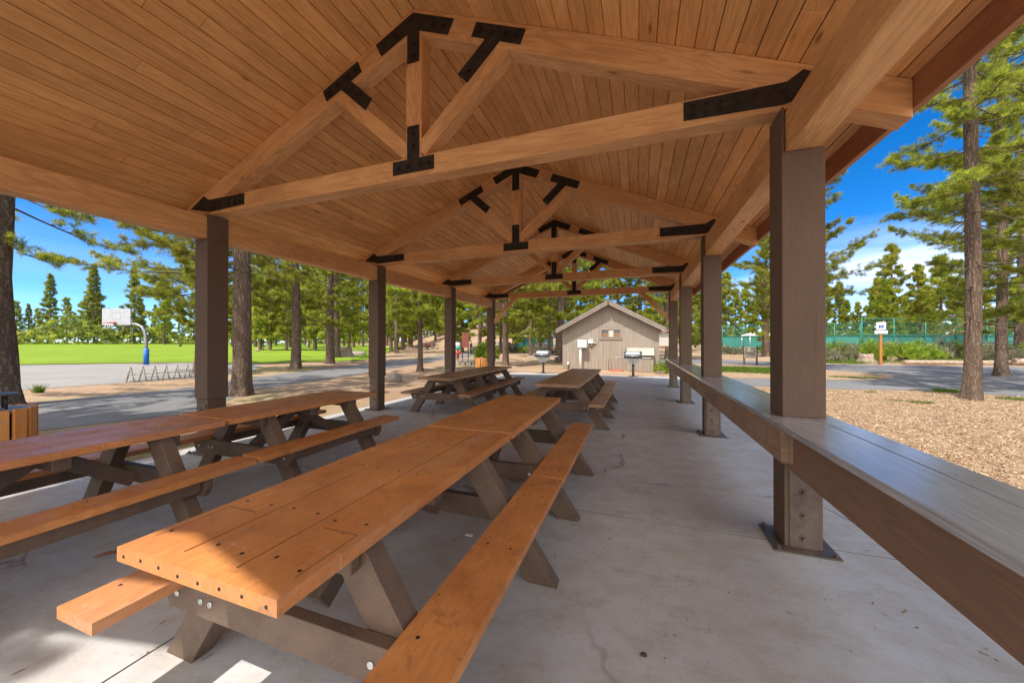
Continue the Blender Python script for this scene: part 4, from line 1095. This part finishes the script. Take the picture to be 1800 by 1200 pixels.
# ------------------------------------------------------------------ signs
def panel_sign(name,label,loc,yawface,w,h,zc,post_h,posts,mat,postmat,extra=None,pw=.09):
    t=thing(name,label,'sign',(loc[0],loc[1],GZ),yawface)
    for x in posts:
        mb=MB(); mb.box((x,.0,post_h/2-.1),(pw,pw,post_h+.2),None,0,2); mb.build('post',M[postmat],t,bevel=.006)
    mb=MB(); mb.box((0,-pw/2-.018,zc),(w,.03,h)); pn=mb.build('panel',M[mat],t,bevel=.004)
    if extra: extra(t,pn,-pw/2-.034)
    return t
def handi(t,pn,y):
    mb=MB(); mb.box((0,y-.002,3.10-.48),(.25,.004,.20)); b=mb.build('blue_square',M['blue'],pn)
    mb=MB(); cz=3.10-.48
    mb.disc((-.012,y-.004,cz+.068),.013,(0,-1,0),.004,10)
    mb.beam((-.01,y-.006,cz+.05),(.0,y-.006,cz-.01),.004,.016,0,(1,0,0)); mb.beam((.0,y-.006,cz-.01),(.035,y-.006,cz-.01),.004,.014); mb.beam((.035,y-.006,cz-.012),(.055,y-.006,cz-.06),.004,.014,0,(1,0,0))
    ring=[(-.005+.048*math.cos(a),y-.006,cz-.032+.048*math.sin(a)) for a in [R(110)+R(230)*k/12 for k in range(13)]]; mb.tube(ring,.007,5)
    mb.build('wheelchair_symbol',M['white'],b)
    mb=MB(); mb.box((0,y+.014,2.24),(.66,.03,.22)); lp=mb.build('lower_plate',M['white'],t,bevel=.004)
    mb=MB()
    for k in range(2): mb.box((0,y-.003,2.27-k*.06),(.30-.1*k,.003,.022))
    mb.build('faded_lettering',plain('faded_blue_green_print',(.35,.50,.50)),lp)
p=at(1548,640); panel_sign('parking_sign','white accessible parking sign with blue square on an orange wooden post','x' and p,R(-8),.48,.52,2.66,2.95,[.0],'white','orangepost',handi,.14)
def info(t,pn,y):
    mb=MB()
    for (x,z,w,h) in ((0,1.12,.10,.05),(0,1.02,.34,.03),(0,.95,.42,.05),(-.12,.66,.30,.03),(.05,.60,.40,.03),(0,.54,.38,.02)): mb.box((x,y-.002,z),(w,.003,h))
    mb.build('print_block',M['signpale'],pn)
    mb=MB()
    for (c,s) in (((0,y-.004,1.205),(.66,.006,.03)),((.33,y-.004,.85),(.03,.006,.72)),((-.33,y-.004,.85),(.03,.006,.72))): mb.box(c,s)
    mb.build('edge_frame',M['signpale'],pn)
p=at(1319,640.5); panel_sign('information_board','brown information board on two dark posts by the right hand path','x' and p,R(-22),.66,.72,.86,1.28,[-.36,.36],'signgrey','browns',info,.10)
p=at(818,631); panel_sign('notice_board','tall red brown notice board on posts seen left of the fourth left column',p,R(20),.62,1.35,1.75,2.55,[-.27,.27],'redbrown','browns',None,.10)
p=at(1166,638); 
t=panel_sign('trail_kiosk','red framed kiosk with pale map panel behind the right corner of the shed',p,R(10),.9,.95,1.75,2.35,[-.5,.5],'signpale','redbrown',None,.10)
mb=MB(); mb.box((0,-.02,2.36),(1.25,.5,.07),Matrix.Rotation(R(12),3,'X')); mb.build('small_roof',M['redbrown'],t); mb=MB(); mb.box((0,0,1.2),(1.02,.11,.1)); mb.build('cross_rail',M['redbrown'],t)
p=at(805,632); t=thing('drinking_fountain','slim red pedestal with white and teal top beside the notice board','drinking fountain',(p.x,p.y,GZ))
mb=MB(); mb.tube([(0,0,0),(0,0,.75)],.11,10); mb.tube([(0,0,.55),(0,0,.72)],[.28,.30],12); mb.build('pedestal',M['red'],t)
mb=MB(); mb.tube([(0,0,.95),(0,0,1.15)],[.22,.25],12); b=mb.build('bowl',noisy('teal_enamel',(.03,.30,.25),(.04,.36,.30),4.,.4),t); mb=MB(); mb.tube([(0,0,1.15),(0,0,1.5)],[.17,.20],12); mb.build('top_cap',M['white'],b); mb=MB(); mb.tube([(0,0,.75),(0,0,.95)],.09,8); mb.build('neck',M['red'],t)

# ------------------------------------------------------------------ tennis fences and canopy
def fence(name,label,a,b,top,screen,n):
    d=(b-a); L=d.length; d.normalize(); mid=(a+b)/2
    z0=min(gz(a.x,a.y),gz(b.x,b.y))
    t=thing(name,label,'fence',(a.x,a.y,z0),math.atan2(d.y,d.x))
    for i in range(n+1):
        x=L*i/n; mb=MB(); mb.tube([(x,0,-.1),(x,0,top)],.05,8); mb.build('post',M['teal'],t)
    mb=MB()
    for z in (top-.05,screen+.05,.1): mb.tube([(0,0,z),(L,0,z)],.035,6)
    mb.build('rail',M['teal'],t)
    mb=MB(); mb.box((L/2,.06,(screen+top)/2),(L,.004,top-screen-.1)); mb.build('chain_link',M['chain'],t)
    mb=MB(); mb.box((L/2,.07,screen/2+.05),(L,.01,screen-.1)); mb.build('windscreen',M['teal2'],t)
fence('tennis_fence','green chain link tennis fence behind the accessible parking sign',atD(1515,37.),atD(1990,40.),4.1,2.3,9)
fence('tennis_fence','green tennis fence seen between the two right hand columns, farther off',atD(1235,58.),atD(1512,50.),4.3,2.5,7)
fence('tennis_fence','low green court fence on the slope left of the shed',atD(902,62.),atD(972,66.),3.6,1.9,4)
a=atD(1310,52); b=atD(1356,52)
t=thing('shade_canopy','low white canopy roof by the tennis courts beside the information board','canopy',((a.x+b.x)/2,(a.y+b.y)/2,GZ),YAW)
L=(b-a).length
for x in (-L/2+.1,L/2-.1):
    for y in (-.9,.9): mb=MB(); mb.tube([(x,y,-.05),(x,y,2.55)],.04,8); mb.build('pole',M['galv'],t)
mb=MB(); mb.prism([(-L/2,2.5),(L/2,2.5),(L/2,2.62),(.3,3.05),(-.3,3.05),(-L/2,2.62)],lambda q,w,tt:(q,-1.+tt,w),2.); mb.build('roof',M['white'],t,bevel=.03)

# ------------------------------------------------------------------ people
def person(label,loc,rz,pose,shirt,trousers,group=None,scale=1.):
    t=thing('person',label,'person',(loc[0],loc[1],gz(loc[0],loc[1])+.03),rz,group)
    if pose=='stand': J=dict(pel=(0,0,.94),sp=(0,.0,1.2),ch=(0,.0,1.40),nk=(0,.01,1.52),hd=(0,-.02,1.66),hp=(.10,0,.90),kn=(.11,-.02,.50),an=(.11,.03,.09),toe=(.12,-.14,.04),sh=(.19,0,1.42),el=(.25,.02,1.14),wr=(.24,-.06,.90),ha=(.24,-.08,.80))
    elif pose=='bend': J=dict(pel=(0,.05,.94),sp=(0,-.14,1.14),ch=(0,-.34,1.22),nk=(0,-.45,1.24),hd=(0,-.58,1.22),hp=(.10,.05,.90),kn=(.12,.02,.48),an=(.12,.06,.09),toe=(.13,-.12,.04),sh=(.18,-.34,1.20),el=(.2,-.40,.92),wr=(.14,-.52,.72),ha=(.12,-.56,.63))
    else: J=dict(pel=(0,0,.50),sp=(0,.02,.74),ch=(0,-.02,.96),nk=(0,-.04,1.08),hd=(0,-.08,1.22),hp=(.10,-.02,.48),kn=(.13,-.45,.50),an=(.13,-.42,.09),toe=(.13,-.58,.04),sh=(.19,-.02,.98),el=(.26,-.10,.70),wr=(.18,-.34,.62),ha=(.16,-.42,.60))
    Rr=dict(pel=.15,sp=.13,ch=.155,nk=.055,hd=.10,hp=.095,kn=.062,an=.042,toe=.035,sh=.062,el=.045,wr=.03,ha=.032)
    vs=[];rr=[];ed=[];ix={}
    def add(n,p,r): ix[n]=len(vs); vs.append(p); rr.append(r)
    for n in ('pel','sp','ch','nk','hd'): add(n,J[n],Rr[n])
    for s,m in (('L',-1),('R',1)):
        for n in ('hp','kn','an','toe','sh','el','wr','ha'): add(n+s,(J[n][0]*m,J[n][1],J[n][2]),Rr[n])
        ed+= [(ix['pel'],ix['hp'+s]),(ix['hp'+s],ix['kn'+s]),(ix['kn'+s],ix['an'+s]),(ix['an'+s],ix['toe'+s]),(ix['ch'],ix['sh'+s]),(ix['sh'+s],ix['el'+s]),(ix['el'+s],ix['wr'+s]),(ix['wr'+s],ix['ha'+s])]
    ed+=[(0,1),(1,2),(2,3),(3,4)]
    me=bpy.data.meshes.new('body'); me.from_pydata(vs,ed,[]); o=bpy.data.objects.new('body',me); COL.objects.link(o)
    sk=o.modifiers.new('skin','SKIN')
    for i,r in enumerate(rr): me.skin_vertices[0].data[i].radius=(r,r)
    me.skin_vertices[0].data[0].use_root=True
    ss=o.modifiers.new('sub','SUBSURF'); ss.levels=2; ss.render_levels=2
    dg=bpy.context.evaluated_depsgraph_get(); em=bpy.data.meshes.new_from_object(o.evaluated_get(dg))
    bpy.data.objects.remove(o)
    em.materials.clear()
    for m in (trousers,shirt,'skin'): em.materials.append(M[m])
    keys=[(Vector(vs[ix[n]]),0 if n[:2] in('hp','kn','an','to','pe') else (2 if n[:2] in('nk','hd','wr','ha') else 1)) for n in ix]
    for pl in em.polygons:
        c=pl.center; best=min(keys,key=lambda k:(k[0]-c).length); pl.material_index=best[1]; pl.use_smooth=True
    b=link('body',em,t)
    bm=bmesh.new(); bmesh.ops.create_uvsphere(bm,u_segments=12,v_segments=8,radius=.112); hm=bpy.data.meshes.new('hair')
    for v in list(bm.verts):
        if v.co.z<-.03 and v.co.y<.03: v.co*=.6
    bm.to_mesh(hm); bm.free(); hm.materials.append(M['hair']); h=link('hair',hm,t); h.location=Vector(J['hd'])+Vector((0,.02,.035))
    t.scale=(scale,)*3
    return t
person('person in pale blue shirt and dark trousers bending over on the lawn',at(464,617),2.4,'bend','cyan','jeans',scale=1.1)
person('person in red top sitting at left of the group on the dirt',atD(750,62),.3,'sit','redshirt','jeans')
person('person in red top in the middle of the sitting group',atD(756,63),-.3,'sit','redshirt','darkshirt')
person('person in dark top sitting at right of the group beyond the path',atD(763,62),.0,'sit','darkshirt','jeans')
person('person in white sitting far out on the lawn between two pines',atD(541,110),.4,'sit','whiteshirt','cyan')
person('person in blue top standing behind the notice board',atD(823,45),2.,'stand','blueshirt','jeans')
person('person in dark top standing just right of the person in blue',atD(828,45),2.6,'stand','darkshirt','darkshirt')
p=atD(756.5,61.5); t=thing('log_bench','low dark bench the group in red is sitting on','bench',(p.x,p.y+.55,gz(p.x,p.y)),YAW)
mb=MB(); mb.box((0,.15,.42),(2.4,.36,.07)); mb.build('seat',M['browns'],t)
for x in (-.9,.9): mb=MB(); mb.box((x,.15,.18),(.12,.3,.42)); mb.build('leg',M['browns'],t)
p=at(453,617.5); mb=MB()
mb.tube([(p.x-.5,p.y-.2,GZ+.14),(p.x-.25,p.y-.1,GZ+.24),(p.x+.1,p.y,GZ+.26),(p.x+.4,p.y+.15,GZ+.16)],[.10,.24,.22,.08],10)
tag(mb.build('bundle',plain('tan_bundle',(.33,.22,.14))),'tan bundle lying on the lawn at the bending person\'s feet','bundle')
p=at(317,612.5); mb=MB(); mb.tube([(p.x-.1,p.y,gz(p.x,p.y)+.05),(p.x,p.y,gz(p.x,p.y)+.35),(p.x+.05,p.y,gz(p.x,p.y)+.6)],[.28,.34,.16],10)
tag(mb.build('backpack',M['black']),'small dark bundle standing alone on the lawn right of the hoop','bag')

# ------------------------------------------------------------------ light, sky, camera
SUN=Vector((.166,.497,-1.)).normalized()        # direction the light travels
sl=bpy.data.lights.new('sun','SUN'); sl.energy=2.2; sl.angle=R(.53); sl.color=(1.,.94,.84)
so=bpy.data.objects.new('sun',sl); COL.objects.link(so); so.rotation_euler=SUN.to_track_quat('-Z','Y').to_euler(); so.location=(0,-10,30)
to=-SUN; elev=math.asin(to.z); azim=math.atan2(to.x,to.y)
w=bpy.data.worlds.new('World'); scene.world=w; w.use_nodes=True
nt=w.node_tree; nt.nodes.clear()
def wn(t,**k):
    n=nt.nodes.new('ShaderNode'+t)
    for a,b in k.items(): setattr(n,a,b)
    return n
sky=wn('TexSky',sky_type='NISHITA'); sky.sun_disc=False; sky.sun_elevation=elev; sky.sun_rotation=azim; sky.air_density=.7; sky.dust_density=.0; sky.ozone_density=5.; sky.altitude=2500
tc=wn('TexCoord'); Lk=nt.links.new
def wmath(op,a,b=0.,c=None,clamp=False):
    m=wn('Math',operation=op); m.use_clamp=clamp
    for i,v in enumerate((a,b,c)):
        if v is None: continue
        if hasattr(v,'is_output'): Lk(v,m.inputs[i])
        else: m.inputs[i].default_value=v
    return m.outputs[0]
def wramp(f,stops):
    r=wn('ValToRGB'); e=r.color_ramp.elements
    while len(e)<len(stops): e.new(.5)
    for q,(p,c) in zip(e,stops): q.position=p; q.color=(c,c,c,1)
    Lk(f,r.inputs[0]); return r.outputs[0]
def wnoise(scale,loc,sc,detail=7,dist=.4):
    mp=wn('Mapping'); mp.inputs['Scale'].default_value=sc; mp.inputs['Location'].default_value=loc; Lk(tc.outputs['Generated'],mp.inputs[0])
    no=wn('TexNoise'); no.inputs['Scale'].default_value=scale; no.inputs['Detail'].default_value=detail; no.inputs['Roughness'].default_value=.55; no.inputs['Distortion'].default_value=dist
    Lk(mp.outputs[0],no.inputs['Vector']); return no.outputs['Fac']
sx=wn('SeparateXYZ'); Lk(tc.outputs['Generated'],sx.inputs[0])
X_,Y_,Z_=sx.outputs
# thin cloud low over the trees to the right, streaks to the left
low=wramp(Z_,[(.04,1.),(.15,1.),(.25,0.)])
right=wramp(X_,[(.10,.12),(.40,1.)])
thin=wmath('MULTIPLY',wmath('MULTIPLY',wramp(wnoise(1.7,(3.1,.7,.4),(1.2,1.2,7.)),[(.36,0.),(.62,1.)]),low),wmath('MULTIPLY',right,.5))
# bright cloud bank added out of view behind the camera, fills the interior
back=wramp(wmath('MULTIPLY',Y_,-1.),[(.0,0.),(.22,1.)])
fill_cloud=wmath('MULTIPLY',wramp(wnoise(1.9,(1.3,4.2,2.2),(1.,1.,1.6)),[(.30,0.),(.42,1.)]),back)
fac=wmath('MAXIMUM',thin,fill_cloud)
hs=wn('HueSaturation'); hs.inputs['Saturation'].default_value=1.3; hs.inputs['Value'].default_value=.62
mx=wn('Mix',data_type='RGBA'); mx.inputs[7].default_value=(6.0,5.8,5.6,1)
bg=wn('Background'); bg.inputs['Strength'].default_value=.15
ou=wn('OutputWorld')
Lk(sky.outputs[0],hs.inputs['Color']); Lk(hs.outputs[0],mx.inputs[6]); Lk(fac,mx.inputs[0]); Lk(mx.outputs[2],bg.inputs[0]); Lk(bg.outputs[0],ou.inputs[0])

cam=bpy.data.cameras.new('camera'); co=bpy.data.objects.new('camera',cam); COL.objects.link(co)
co.location=(0,0,EYE); co.rotation_euler=(math.pi/2+PIT,0,YAW)
cam.sensor_width=36; cam.lens=FPX/1800*36; cam.clip_start=.05; cam.clip_end=3000
scene.camera=co
scene.view_settings.view_transform='Standard'; scene.view_settings.look='None'; scene.view_settings.gamma=1
scene.view_settings.exposure=1.6
scene.cycles.max_bounces=10; scene.cycles.diffuse_bounces=6; scene.cycles.transparent_max_bounces=12
